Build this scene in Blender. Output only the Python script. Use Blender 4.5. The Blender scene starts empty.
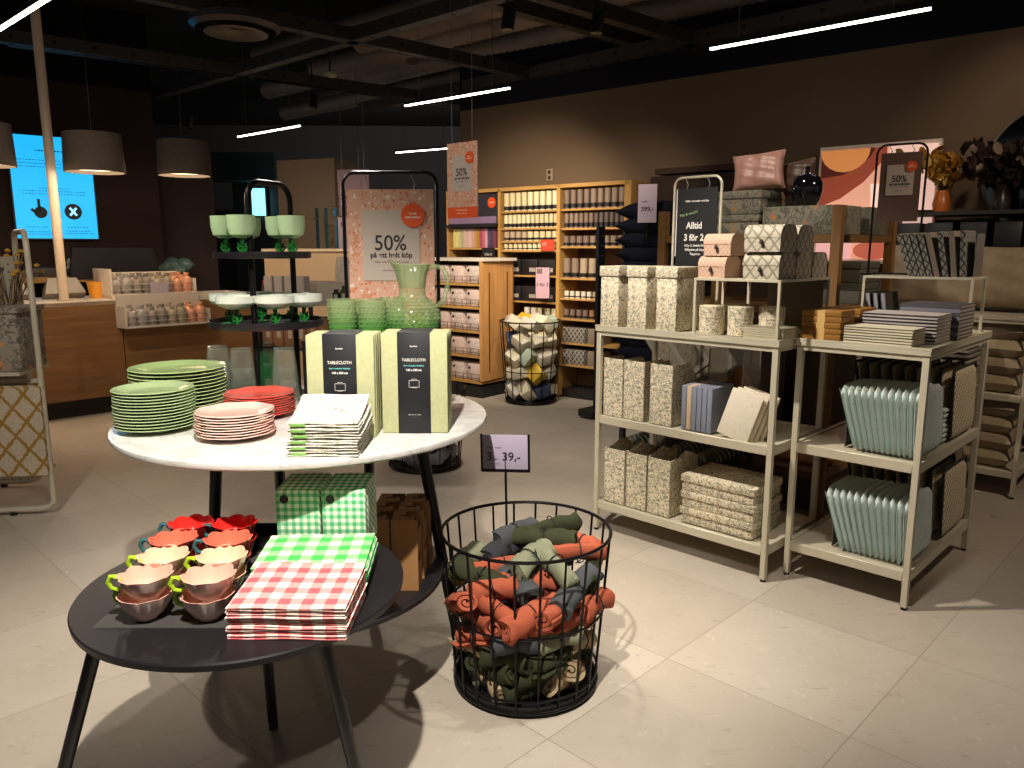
import bpy, bmesh, math, random
from mathutils import Vector, Matrix, Euler
from math import sin, cos, pi, radians, atan2, sqrt
random.seed(7)
S = bpy.context.scene
C = S.collection

# ---------------------------------------------------------------- camera
CAM_H, F, PIT = 1.5, 769.9, 0.1751
cam = bpy.data.objects.new('camera', bpy.data.cameras.new('camera'))
C.objects.link(cam); S.camera = cam
cam.location = (0, 0, CAM_H); cam.rotation_euler = (pi/2-PIT, 0, 0)
cam.data.sensor_width = 36; cam.data.lens = F/1024*36
cam.data.clip_start = .05; cam.data.clip_end = 60
# ---------------------------------------------------------------- world, exposure
w = bpy.data.worlds.new('world'); S.world = w; w.use_nodes = True
w.node_tree.nodes['Background'].inputs[0].default_value = (.75, .72, .70, 1)
w.node_tree.nodes['Background'].inputs[1].default_value = .09
S.view_settings.view_transform = 'Standard'; S.view_settings.look = 'None'
S.view_settings.gamma = 1; S.view_settings.use_curve_mapping = False
S.view_settings.exposure = 1.0
WARM = (1, .80, .60); NEUT = (1, .90, .78); COOL = (1, .96, .9)
def spot(name, loc, target, power, angle=60, blend=.6, rad=.04, col=WARM):
    """unseen spot lamp without housing; several are added to brighten one area"""
    l = bpy.data.lights.new(name, 'SPOT'); l.energy = power*.9; l.spot_size = radians(angle)
    l.spot_blend = blend; l.shadow_soft_size = rad; l.color = col
    o = bpy.data.objects.new(name, l); C.objects.link(o); o.location = loc
    d = Vector(target)-Vector(loc); o.rotation_euler = d.to_track_quat('-Z', 'Y').to_euler()
    SPOTS.append((loc, target)); return o
SPOTS = []
spot('unseen_spot', (-.30, .85, 2.75), (-.62, 2.15, .5), 250, 67, .7, .03, (1, .93, .83))
spot('unseen_spot', (-.10, 2.95, 2.85), (1.0, 3.65, .55), 155, 72, .7, .04, (1, .92, .81))
spot('unseen_spot', (.85, 2.25, 2.85), (1.15, 2.05, 0), 75, 78, .8, .05, (1, .92, .82))
spot('unseen_spot', (-1.9, 2.0, 2.8), (-1.5, 4.6, 0), 75, 105, .8, .05, (1, .92, .82))
spot('unseen_spot', (-.9, 4.3, 2.8), (-.75, 2.9, .9), 40, 80, .8, .05, (1, .93, .83))
spot('unseen_spot', (-.7, 3.4, 2.85), (-.32, 5.0, 1.95), 22, 34, .8, .04, (1, .92, .82))  # added lamp, brightens the hanging sale sign
spot('unseen_spot', (.55, 6.2, 2.85), (-.15, 7.75, .8), 55, 40, .8, .04, (1, .84, .66))  # extra lamp put in to brighten the cabinet end panel
spot('unseen_spot', (-.4, 5.9, 2.8), (.2, 8.4, 1.2), 150, 70, .8, .05, (1, .82, .62))
spot('unseen_spot', (.6, 5.6, 2.8), (1.1, 7.9, 1.2), 35, 65, .8, .05, (1, .86, .72))
spot('unseen_spot', (-2.6, 4.6, 2.9), (-3.4, 6.9, .9), 70, 80, .8, .05, (1, .80, .62))
spot('unseen_spot', (.75, 3.55, 2.9), (1.75, 5.0, 1.6), 48, 52, .8, .04, (1, .88, .74))  # added to lift the boxes and cushions on the wooden rack
spot('unseen_spot', (2.9, 2.7, 2.8), (2.5, 4.8, .8), 50, 90, .8, .05, (1, .80, .62))  # unseen fill lamp, strengthened to brighten the right-edge pillows
spot('unseen_spot', (-.2, 5.1, 2.8), (-.1, 7.0, 0), 75, 84, .8, .05, (1, .92, .82))
spot('unseen_spot', (-1.6, 7.4, 2.8), (-2.0, 9.3, 1.0), 70, 90, .8, .05, (1, .86, .72))
spot('unseen_spot', (-1.5, 12.6, 3.9), (-2.0, 17.0, 3.0), 160, 120, .8, .05, (1, .93, .88))  # lamp added only to brighten the far back wall
spot('unseen_spot', (3.0, 4.6, 2.9), (3.9, 6.0, 1.9), 10, 80, .9, .05, (1, .80, .62))

# ---------------------------------------------------------------- helpers
def lin(c):
    if isinstance(c, str):
        c = [int(c[i:i+2], 16)/255 for i in (0, 2, 4)]
    return tuple(x/12.92 if x <= .04045 else ((x+.055)/1.055)**2.4 for x in c)+(1,)
MC = {}
class NT:
    """tiny node-graph builder"""
    def __init__(s, name, rough=.6, metal=0, spec=.5):
        s.m = bpy.data.materials.new(name); s.m.use_nodes = True
        s.nt = s.m.node_tree; s.b = s.nt.nodes['Principled BSDF']
        s.b.inputs['Roughness'].default_value = rough; s.b.inputs['Metallic'].default_value = metal
        s.b.inputs['Specular IOR Level'].default_value = spec
        s.tc = s.nt.nodes.new('ShaderNodeTexCoord').outputs['Object']; s._x = None
    def put(s, inp, v):
        if hasattr(v, 'is_output') or isinstance(v, bpy.types.NodeSocket): s.nt.links.new(v, inp)
        elif v is not None: inp.default_value = v
    def xyz(s):
        if not s._x:
            n = s.nt.nodes.new('ShaderNodeSeparateXYZ'); s.nt.links.new(s.tc, n.inputs[0]); s._x = list(n.outputs)
        return s._x
    def m_(s, op, a, b=None, c=None):
        n = s.nt.nodes.new('ShaderNodeMath'); n.operation = op
        s.put(n.inputs[0], a); s.put(n.inputs[1], b); s.put(n.inputs[2], c); return n.outputs[0]
    def mix(s, f, a, b):
        n = s.nt.nodes.new('ShaderNodeMix'); n.data_type = 'RGBA'
        s.put(n.inputs[0], f); s.put(n.inputs[6], a); s.put(n.inputs[7], b); return n.outputs[2]
    def noise(s, scale, det=3, rough=.55, vec=None, dist=0):
        n = s.nt.nodes.new('ShaderNodeTexNoise'); n.inputs['Scale'].default_value = scale
        n.inputs['Detail'].default_value = det; n.inputs['Roughness'].default_value = rough
        n.inputs['Distortion'].default_value = dist
        s.nt.links.new(vec or s.tc, n.inputs['Vector']); return n.outputs[0]
    def vor(s, scale, vec=None, out=0, feat='F1', rnd=1):
        n = s.nt.nodes.new('ShaderNodeTexVoronoi'); n.feature = feat; n.inputs['Scale'].default_value = scale
        n.inputs['Randomness'].default_value = rnd
        s.nt.links.new(vec or s.tc, n.inputs['Vector']); return n.outputs[out]
    def ramp(s, v, lo, hi):
        n = s.nt.nodes.new('ShaderNodeMapRange'); n.interpolation_type = 'SMOOTHSTEP'
        s.put(n.inputs[0], v); n.inputs[1].default_value = lo; n.inputs[2].default_value = hi; return n.outputs[0]
    def scale(s, v3):
        n = s.nt.nodes.new('ShaderNodeMapping'); n.inputs['Scale'].default_value = v3
        s.nt.links.new(s.tc, n.inputs[0]); return n.outputs[0]
    def col(s, v): s.put(s.b.inputs['Base Color'], v)
    def bump(s, h, st=.3, d=.002):
        n = s.nt.nodes.new('ShaderNodeBump'); n.inputs['Strength'].default_value = st
        n.inputs['Distance'].default_value = d; s.nt.links.new(h, n.inputs['Height'])
        s.nt.links.new(n.outputs[0], s.b.inputs['Normal'])
def mat(c, rough=.6, metal=0, var=.08, scale=25, bump=0, key=None, spec=.5, emit=0):
    """plain material with a slight noise mottling"""
    k = ('m', c if isinstance(c, str) else tuple(c), rough, metal, var, scale, bump, spec, emit)
    if k in MC: return MC[k]
    n = NT(key or 'surface', rough, metal, spec); a = lin(c)
    if var:
        lo = tuple(x*(1-var*1.5) for x in a[:3])+(1,); hi = tuple(min(1, x*(1+var)) for x in a[:3])+(1,)
        no = n.noise(scale); n.col(n.mix(no, lo, hi))
        if bump: n.bump(n.noise(scale*6), bump)
    else: n.col(a)
    if emit:
        n.b.inputs['Emission Color'].default_value = a; n.b.inputs['Emission Strength'].default_value = emit
    MC[k] = n.m; return n.m
def cached(f):
    def g(*a):
        k = (f.__name__,)+a
        if k not in MC: MC[k] = f(*a)
        return MC[k]
    return g
@cached
def fabric(c, sc=60, b=.5):
    n = NT('fabric', .95, 0, .15); a = lin(c); no = n.noise(sc, 4)
    n.col(n.mix(no, tuple(x*.78 for x in a[:3])+(1,), tuple(min(1, x*1.15) for x in a[:3])+(1,)))
    n.bump(n.noise(sc*8), b, .002); return n.m
@cached
def gingham(c, wht, size):
    n = NT('gingham', .9, 0, .2); x, y, z = n.xyz()
    u = n.m_('GREATER_THAN', n.m_('FRACT', n.m_('DIVIDE', n.m_('ADD', x, 10.003), size*2)), .5)
    v = n.m_('GREATER_THAN', n.m_('FRACT', n.m_('DIVIDE', n.m_('ADD', n.m_('ADD', y, z), 10.004), size*2)), .5)
    s = n.m_('POWER', n.m_('MULTIPLY', n.m_('ADD', u, v), .5), .62)
    s = n.m_('SUBTRACT', n.m_('MULTIPLY_ADD', n.noise(150), .18, s), .09)
    n.col(n.mix(s, lin(wht), lin(c))); n.bump(n.noise(500), .3, .001); return n.m
@cached
def floral(bg, c1, c2, sc):
    n = NT('floral_print', .8, 0, .25)
    line = n.ramp(n.m_('ABSOLUTE', n.m_('SUBTRACT', n.noise(sc*2.2, 4, .6, None, 1.2), .5)), .015, .05)
    base = n.mix(n.m_('SUBTRACT', 1.0, line), lin(bg), lin(c2))
    d = n.vor(sc); fl = n.m_('SUBTRACT', 1.0, n.ramp(d, .24, .34))
    pet = n.ramp(n.vor(sc*4), .2, .45)
    base = n.mix(fl, base, n.mix(pet, lin(c1), lin(bg)))
    sp = n.m_('SUBTRACT', 1.0, n.ramp(n.vor(sc*2.7), .13, .22))
    n.col(n.mix(n.m_('MULTIPLY', sp, .75), base, lin(c2))); return n.m
@cached
def terrazzo(bg, c1, c2, sc):
    n = NT('terrazzo_print', .6)
    a = n.ramp(n.noise(sc, 3, .6), .56, .62); b = n.ramp(n.noise(sc*1.9, 2, .6), .60, .64)
    sp = n.m_('SUBTRACT', 1.0, n.ramp(n.vor(sc*1.7), .16, .24))
    k = n.mix(n.m_('MULTIPLY', a, .8), lin(bg), lin(c2)); k = n.mix(n.m_('MULTIPLY', b, .9), k, lin('d8c8b8'))
    n.col(n.mix(n.m_('MULTIPLY', sp, .85), k, lin(c1))); return n.m
@cached
def trellis(bg, c, size, wid):
    n = NT('trellis_print', .8, 0, .25); x, y, z = n.xyz(); u = n.m_('ADD', x, y)
    def tri(e): return n.m_('ABSOLUTE', n.m_('SUBTRACT', n.m_('FRACT', n.m_('DIVIDE', n.m_('ADD', e, 10.), size)), .5))
    wob = n.m_('MULTIPLY', n.noise(60), size*.22)
    a = tri(n.m_('ADD', n.m_('ADD', u, n.m_('MULTIPLY', z, .8)), wob)); b = tri(n.m_('ADD', n.m_('SUBTRACT', u, n.m_('MULTIPLY', z, .8)), wob))
    k = n.m_('MAXIMUM', n.m_('LESS_THAN', a, wid), n.m_('LESS_THAN', b, wid))
    sp = n.ramp(n.noise(160, 2), .45, .6)
    n.col(n.mix(k, n.mix(n.m_('MULTIPLY', sp, .35), lin(bg), lin(c)), lin(c))); return n.m
@cached
def wood(c, axis=0, sc=1.0):
    n = NT('wood', .5, 0, .3); a = lin(c); v = [14*sc]*3; v[axis] = 1.2*sc
    g = n.noise(2.2, 5, .6, n.scale(tuple(v)), .6); g2 = n.noise(1.5, 2)
    k = n.mix(n.ramp(g, .3, .75), tuple(x*.72 for x in a[:3])+(1,), tuple(min(1, x*1.12) for x in a[:3])+(1,))
    n.col(n.mix(n.m_('MULTIPLY', g2, .3), k, tuple(x*.7 for x in a[:3])+(1,))); n.bump(g, .1, .001); return n.m
@cached
def glass(c, rough, ior):
    n = NT('glass', rough, 0, .6); n.col(lin(c)); n.b.inputs['IOR'].default_value = 1.5
    lw = n.nt.nodes.new('ShaderNodeLayerWeight'); lw.inputs[0].default_value = .35
    n.put(n.b.inputs['Alpha'], n.m_('MULTIPLY_ADD', lw.outputs['Facing'], .38, ior)); return n.m
@cached
def emis(c, st):
    n = NT('glow', .5); n.col(lin(c)); n.b.inputs['Emission Color'].default_value = lin(c)
    n.b.inputs['Emission Strength'].default_value = st; return n.m
@cached
def lines(bg, c, per, fr, axis):
    n = NT('printed_lines', .6, 0, .3); p = n.xyz()[axis]
    k = n.m_('LESS_THAN', n.m_('FRACT', n.m_('DIVIDE', n.m_('ADD', p, 10.), per)), fr)
    n.col(n.mix(k, lin(bg), lin(c))); return n.m

class MB:
    """mesh collector"""
    def __init__(s): s.v = []; s.f = []; s.sm = []
    def add(s, vs, fs, smooth=False, M=None):
        o = len(s.v); s.v += [tuple(M @ Vector(p)) if M else tuple(p) for p in vs]
        s.f += [tuple(i+o for i in f) for f in fs]; s.sm += [smooth]*len(fs); return s
    def box(s, c, d, M=None, bev=0, seg=2, rz=0):
        x, y, z = [k/2 for k in d]
        if rz or M is None: L = Matrix.Translation(c) @ Matrix.Rotation(rz, 4, 'Z')
        else: L = Matrix.Translation(c)
        if M is not None: L = M @ L
        if bev:
            bm = bmesh.new(); bmesh.ops.create_cube(bm, size=1)
            for v in bm.verts: v.co = Vector((v.co.x*d[0], v.co.y*d[1], v.co.z*d[2]))
            bmesh.ops.bevel(bm, geom=bm.edges[:], offset=min(bev, min(d)*.49), segments=seg, profile=.5, affect='EDGES')
            bm.verts.index_update()
            s.add([v.co[:] for v in bm.verts], [[v.index for v in f.verts] for f in bm.faces], True, L); bm.free(); return s
        s.add([(-x,-y,-z),(x,-y,-z),(x,y,-z),(-x,y,-z),(-x,-y,z),(x,-y,z),(x,y,z),(-x,y,z)],
              [(0,3,2,1),(4,5,6,7),(0,1,5,4),(1,2,6,5),(2,3,7,6),(3,0,4,7)], False, L); return s
    def cyl(s, p0, p1, r0, r1=None, n=16, cap=True):
        r1 = r0 if r1 is None else r1; p0 = Vector(p0); p1 = Vector(p1); d = (p1-p0)
        q = d.to_track_quat('Z', 'Y').to_matrix().to_4x4()
        vs = []; 
        for p, r in ((p0, r0), (p1, r1)):
            for i in range(n):
                a = 2*pi*i/n; vs.append(p+q @ Vector((r*cos(a), r*sin(a), 0)))
        s.add(vs, [(i, (i+1) % n, n+(i+1) % n, n+i) for i in range(n)], n > 6)
        if cap: s.add(vs[:n], [tuple(range(n))[::-1]]); s.add(vs[n:], [tuple(range(n))])
        return s
    def lathe(s, prof, n=32, fn=None, M=None, cap=False):
        """prof [(r,z)]; fn(a, r, z, k)->(r,z) modulates"""
        vs = []
        for k, (r, z) in enumerate(prof):
            for i in range(n):
                a = 2*pi*i/n; rr, zz = fn(a, r, z, k) if fn else (r, z)
                vs.append((rr*cos(a), rr*sin(a), zz))
        fs = [(k*n+i, k*n+(i+1) % n, (k+1)*n+(i+1) % n, (k+1)*n+i) for k in range(len(prof)-1) for i in range(n)]
        s.add(vs, fs, True, M)
        if cap and prof[0][0] > 1e-4: s.add(vs[:n], [tuple(range(n))[::-1]], False, M)
        if cap and prof[-1][0] > 1e-4: s.add(vs[-n:], [tuple(range(n))], False, M)
        return s
    def tube(s, pts, r, n=8, closed=False):
        pts = [Vector(p) for p in pts]; m = len(pts); vs = []; up = Vector((0, 0, 1)); prev = None
        for i, p in enumerate(pts):
            a = pts[(i-1) % m] if (closed or i) else p; b = pts[(i+1) % m] if (closed or i < m-1) else p
            t = (b-a).normalized()
            if prev is None:
                u = t.cross(up);
                if u.length < .01: u = t.cross(Vector((1, 0, 0)))
            else: u = prev-t*prev.dot(t)
            u.normalize(); prev = u; w_ = t.cross(u); rr = r[i] if isinstance(r, (list, tuple)) else r
            for k in range(n):
                an = 2*pi*k/n; vs.append(p+u*(rr*cos(an))+w_*(rr*sin(an)))
        fs = [(i*n+k, i*n+(k+1) % n, ((i+1) % m)*n+(k+1) % n, ((i+1) % m)*n+k) for i in range(m if closed else m-1) for k in range(n)]
        s.add(vs, fs, True)
        if not closed: s.add(vs[:n], [tuple(range(n))]); s.add(vs[-n:], [tuple(range(n))[::-1]])
        return s
    def prism(s, poly, z0, z1, M=None, smooth=False):
        n = len(poly); vs = [(x, y, z0) for x, y in poly]+[(x, y, z1) for x, y in poly]
        s.add(vs, [(i, (i+1) % n, n+(i+1) % n, n+i) for i in range(n)], smooth, M)
        s.add(vs[:n], [tuple(range(n))[::-1]], False, M); s.add(vs[n:], [tuple(range(n))], False, M); return s
    def mesh(s, name):
        me = bpy.data.meshes.new(name); me.from_pydata(s.v, [], s.f); me.validate()
        if len(me.polygons) == len(s.sm): me.polygons.foreach_set('use_smooth', s.sm)
        me.update(); 
        bm = bmesh.new(); bm.from_mesh(me); bmesh.ops.remove_doubles(bm, verts=bm.verts, dist=1e-6)
        bmesh.ops.recalc_face_normals(bm, faces=bm.faces); bm.to_mesh(me); bm.free()
        me.set_sharp_from_angle(angle=radians(40)); return me
    def build(s, name, m, parent=None, loc=None, rz=None):
        o = bpy.data.objects.new(name, s.mesh(name)); C.objects.link(o); o.data.materials.append(m)
        if parent: o.parent = parent
        if loc is not None: o.location = loc
        if rz is not None: o.rotation_euler.z = rz
        return o
def tag(o, label, cat, group=None, kind=None):
    o['label'] = label; o['category'] = cat
    if group: o['group'] = group
    if kind: o['kind'] = kind
    return o
def thing(name, label, cat, loc=(0, 0, 0), rz=0, group=None):
    o = bpy.data.objects.new(name, None); C.objects.link(o); o.empty_display_size = .05
    o.location = loc; o.rotation_euler = (0, 0, rz); return tag(o, label, cat, group)
def struct(name, mb, m):
    o = mb.build(name, m); o['kind'] = 'structure'; return o
def dup(o, loc=None, rot=None, label=None, group=None, parent=None):
    c = o.copy(); C.objects.link(c)
    if parent: c.parent = parent
    if loc is not None: c.location = loc
    if rot is not None: c.rotation_euler = rot if hasattr(rot, '__len__') else (0, 0, rot)
    if label: c['label'] = label
    if group: c['group'] = group
    for ch in o.children: dup(ch, parent=c)
    return c
ORD = ['first', 'second', 'third', 'fourth', 'fifth', 'sixth', 'seventh', 'eighth', 'ninth', 'tenth', 'eleventh', 'twelfth', 'thirteenth', 'fourteenth', 'fifteenth', 'sixteenth']
def nth(i, n, a='bottom', b='top'):
    """ordinal from a to b"""
    if n == 1: return 'only'
    if i == 0: return a+'most' if a in ('left', 'right', 'bottom', 'top', 'rear', 'front') else 'first'
    if i == n-1: return b+'most' if b in ('left', 'right', 'bottom', 'top', 'rear', 'front') else 'last'
    return ORD[i]
def ray(u, v):
    cp, sp = cos(PIT), sin(PIT); x = (u-512)/F; y = -(v-384)/F
    return Vector((x, cp+y*sp, -sp+y*cp))
def pz(u, v, z): d = ray(u, v); return Vector((0, 0, CAM_H))+d*((z-CAM_H)/d.z)
def py(u, v, y): d = ray(u, v); return Vector((0, 0, CAM_H))+d*(y/d.y)
_tc = {}
def text(s, size, m, parent, loc, rot=(pi/2, 0, 0), align='CENTER', sx=1, ex=.0004, bold=0, name='lettering'):
    k = (s, size, align, sx, bold)
    if k not in _tc:
        cu = bpy.data.curves.new('t', 'FONT'); cu.body = s; cu.size = size; cu.extrude = ex; cu.align_x = align
        cu.offset = bold
        o = bpy.data.objects.new('t', cu); C.objects.link(o)
        me = bpy.data.meshes.new_from_object(o.evaluated_get(bpy.context.evaluated_depsgraph_get()))
        for v in me.vertices: v.co.x *= sx
        bpy.data.objects.remove(o); bpy.data.curves.remove(cu); _tc[k] = me
    me = _tc[k].copy(); me.materials.clear(); me.materials.append(m)
    o = bpy.data.objects.new(name, me); C.objects.link(o); o.parent = parent; o.location = loc; o.rotation_euler = rot
    return o
def arc(cx, cy, r, a0, a1, n=8):
    return [(cx+r*cos(a0+(a1-a0)*i/n), cy+r*sin(a0+(a1-a0)*i/n)) for i in range(n+1)]
def Rx(a): return Matrix.Rotation(a, 4, 'X')
def Ry(a): return Matrix.Rotation(a, 4, 'Y')
def Rz(a): return Matrix.Rotation(a, 4, 'Z')
def T(*a): return Matrix.Translation(a)
BLACK = mat('141213', .45, 0, .1); BLKM = mat('191617', .35, .6, .1); CREAM = mat('c9c0a8', .4, .1, .05); DARK = mat('1b1718', .8)
WHITE = mat('e8e2da', .6); CHAR = mat('2a2624', .6, 0, 0); INK = mat('2b2430', .6, 0, 0)

# ================================================================ SETTING
def floor_mat():
    n = NT('stone_tiles', .42, 0, .45)
    mp = n.nt.nodes.new('ShaderNodeMapping'); mp.vector_type = 'POINT'
    mp.inputs['Rotation'].default_value = (0, 0, -radians(45.6)); n.nt.links.new(n.tc, mp.inputs[0])
    sx = n.nt.nodes.new('ShaderNodeSeparateXYZ'); n.nt.links.new(mp.outputs[0], sx.inputs[0])
    P = .665
    def fr(o, off): return n.m_('DIVIDE', n.m_('ADD', o, 100*P-off), P)
    a, b = fr(sx.outputs[0], .290), fr(sx.outputs[1], .102)
    def gap(e): return n.m_('MINIMUM', n.m_('FRACT', e), n.m_('SUBTRACT', 1.0, n.m_('FRACT', e)))
    g = n.m_('MINIMUM', gap(a), gap(b)); gr = n.ramp(g, .0015, .004)
    cmb = n.nt.nodes.new('ShaderNodeCombineXYZ'); n.nt.links.new(n.m_('FLOOR', a), cmb.inputs[0]); n.nt.links.new(n.m_('FLOOR', b), cmb.inputs[1])
    wn = n.nt.nodes.new('ShaderNodeTexWhiteNoise'); wn.noise_dimensions = '2D'; n.nt.links.new(cmb.outputs[0], wn.inputs[0])
    base = n.mix(n.noise(2.2, 6, .6), lin('aca090'), lin('c6bbac'))
    strk = n.ramp(n.noise(10, 8, .7, n.scale((1, 2.2, 1)), .6), .56, .74)
    base = n.mix(n.m_('MULTIPLY', strk, .6), base, lin('857866'))
    lt = n.ramp(n.noise(16, 6, .7, n.scale((1.6, 1, 1)), .5), .58, .72)
    base = n.mix(n.m_('MULTIPLY', lt, .5), base, lin('ded2bf'))
    base = n.mix(n.m_('MULTIPLY', wn.outputs[0], .30), base, lin('9a8d7c'))
    n.col(n.mix(gr, lin('97897a'), base)); n.bump(gr, .25, .001)
    n.put(n.b.inputs['Roughness'], n.m_('MULTIPLY_ADD', n.noise(20), .2, .34)); return n.m
f_ = MB(); f_.box((0, 7, -.05), (26, 26, .1)); struct('floor', f_, floor_mat())
c_ = MB(); c_.box((0, 7, 4.15), (26, 26, .1)); struct('ceiling', c_, mat('121218', .95, 0, 0))
WY = radians(-39.3); WA = Vector((cos(WY), sin(WY), 0)); WN = Vector((sin(WY), -cos(WY), 0)); W0 = Vector((-.58, 9.0, 0))
def wp(s, off, z=0): p = W0+WA*s+WN*off; return Vector((p.x, p.y, z))
def wmat(c):
    n = NT('painted_wall', .85, 0, .25); a = lin(c)
    n.col(n.mix(n.noise(.9, 4), tuple(x*.9 for x in a[:3])+(1,), tuple(x*1.08 for x in a[:3])+(1,))); n.bump(n.noise(180), .05, .001); return n.m
def wallbox(name, s0, s1, t, z0, z1, c, p0=W0, yaw=WY, nsign=-1):
    m = MB(); m.box(((s0+s1)/2, -nsign*0+t/2, (z0+z1)/2), (s1-s0, t, z1-z0))
    o = struct(name, m, wmat(c) if isinstance(c, str) else c); o.location = (p0[0], p0[1], 0); o.rotation_euler.z = yaw; return o
wallbox('wall_right', 0, 9, .25, 0, 3.0, '6f5c48')
wallbox('trim_1', 0, 9, .25, 3.0, 4.1, '15151c')
LY = radians(38.5); LA = Vector((cos(LY), sin(LY), 0)); L1 = Vector((-4.15, 9.3, 0))
wallbox('wall_left', -8, 0, .3, 0, 3.26, '3a2a25', L1, LY)
wallbox('trim_2', -8, 0, .3, 3.26, 4.1, '0e0d10', L1, LY)
o = wallbox('wall_left', -.35, .55, 1.4, 0, 2.66, '3b2e29', L1+Vector((-.05, .35, 0)), LY); o.name = 'wall_corner'
wallbox('wall_back', -10, 8, .2, 0, 4.1, '3a3838', (0, 17.5, 0), radians(2))
# teal-lit shopfront glazing far behind
m = MB(); m.box((-4.55, 15.2, 1.5), (1.6, .1, 3.0)); struct('wall_window', m, mat('15191c', .5))
m = MB(); m.box((0, 0, 0), (.24, .05, .5)); o = struct('window_1', m, emis('8fe8f0', .9)); o.location = (-4.78, 14.9, 2.35)
m = MB()
for dx in (-.19, .19): m.box((dx, -.02, 0), (.05, .07, .95))
m.box((0, -.02, .43), (.4, .07, .06)); m.box((0, -.02, -.43), (.4, .07, .06)); o = struct('trim_3', m, BLACK); o.location = (-4.78, 14.9, 2.35)
m = MB(); m.box((-5.6, 14.6, 2.95), (2.6, .4, .5)); struct('trim_4', m, mat('1d3233', .5))
# beige columns
o = tag(MB().box((0, 0, 1.33), (.90, .6, 2.66)).build('square_column', wmat('8a745c')), 'wide beige square column with narrow mirror strips in the background', 'column')
o.location = (-2.66, 10.9, 0); o.rotation_euler.z = radians(-20)
for k in range(3):
    MB().box((.16+k*.14, -.305, 1.75), (.05, .01, .55)).build('mirror_strip', mat('9ad4d8', .1, .9, 0), o)
# ceiling services
def beam(a, b, z=3.2, lab=''):
    a = Vector((a[0], a[1], 0)); b = Vector((b[0], b[1], 0)); L = (b-a).length; yaw = atan2(b.y-a.y, b.x-a.x)
    t = tag(MB().box((L/2, 0, .07), (L, .10, .11)).build('ceiling_beam', mat('3b3530', .6, .2, .1)), lab, 'ceiling beam', 'black steel beams under the ceiling')
    t.location = (a.x, a.y, z); t.rotation_euler.z = yaw
    m = MB()
    for i in range(int(L/.32)):
        m.cyl((.2+i*.32, 0, .0135), (.2+i*.32, 0, .015), .022, n=10)
        m.cyl((.2+i*.32, -.0515, .07), (.2+i*.32, -.05, .07), .02, n=10)
    s = m.build('slot_holes', DARK, t); s['kind'] = 'stuff'
def along(p, yaw, l0, l1): y = radians(yaw); return ((p[0]-l0*cos(y), p[1]-l0*sin(y)), (p[0]+l1*cos(y), p[1]+l1*sin(y)))
beam(*along((-1.374, 6.926), 42.7, 4.5, 4.2), lab='long perforated black beam crossing above the candle shelves toward the corner')
beam(*along((.503, 6.098), 42.7, 3.5, 2.9), lab='perforated black beam reaching the brown wall above the tall candle shelves')
beam(*along((-4.343, 6.931), 40, 3, 6), lab='perforated black beam running above the pendant lamps at left')
beam(*along((-1.19, 9.5), 38, 4, .7), 3.2, 'short perforated black beam farthest back near the corner')
beam(*along((-2.517, 7.983), -41.6, 3.5, 7.5), lab='perforated black beam crossing the middle of the ceiling diagonally')
beam(*along((-.129, 8.644), -43.5, 2.5, 6), 3.2, 'perforated black beam running beside the top of the brown wall')
beam(*along((1.9, 8.2), 42.7, 3.8, .1), 3.3, 'stub of perforated black beam above the brown wall at right')
def duct(u, v, z, l0, l1, r, lab, bend=False):
    p = pz(u, v, z); y = radians(-41.5); d = Vector((cos(y), sin(y), 0)); m = MB(); n = int((l0+l1)/.045)
    pts = [p-d*l0+d*(i*.045) for i in range(n)]
    m.tube(pts, [r*(1+.07*(i % 2 == 0)) for i in range(n)], 20)
    tag(m.build('ventilation_duct', mat('8f8177', .55, .1, .15, 6)), lab, 'duct', 'corrugated ventilation ducts')
duct(432, 62, 3.62, 1.6, 5.0, .115, 'grey corrugated ceiling duct in the middle of the row')
duct(458, 80, 3.62, 1.4, 4.5, .105, 'grey corrugated ceiling duct nearest the candle shelves')
duct(402, 47, 3.66, 1.6, 5.4, .12, 'grey corrugated ceiling duct behind the crossing beam')
duct(365, 27, 3.62, 1.9, 5.5, .12, 'grey corrugated ceiling duct above the crossing beam')
duct(452, 14, 3.70, 1.4, 3.0, .13, 'grey corrugated ceiling duct at the top edge of the picture')
duct(318, 78, 3.66, 1.2, 1.9, .11, 'short grey corrugated ceiling duct beside the smoke detector')
duct(350, 100, 3.5, 1.6, 2.4, .10, 'thin grey corrugated ceiling duct above the distant lamps')
p = pz(236, 31, 3.15)
t = thing('round_ceiling_vent', 'round grey ceiling air diffuser hanging above the pendant lamps', 'vent', p)
MB().lathe([(.30, .0), (.34, .03), (.34, .08), (.30, .09)], 32).build('outer_ring', mat('50484a', .4, .6), t)
MB().lathe([(.05, .02), (.2, -.03), (.24, -.02), (.12, .05), (.05, .06)], 32).build('inner_cone', mat('6d625a', .4, .4), t)
MB().cyl((0, 0, .06), (0, 0, .95), .12, n=16).build('neck', mat('2a2626', .6), t)
p = pz(330, 75, 3.35); t = thing('smoke_detector', 'small white ceiling smoke detector between the ducts', 'smoke detector', p)
MB().lathe([(.0, -.03), (.05, -.025), (.075, .0), (.075, .02)], 20).build('body', mat('c8c0a8', .4), t); MB().cyl((0, 0, .0), (0, 0, .75), .01, n=8).build('rod', BLACK, t)
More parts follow.
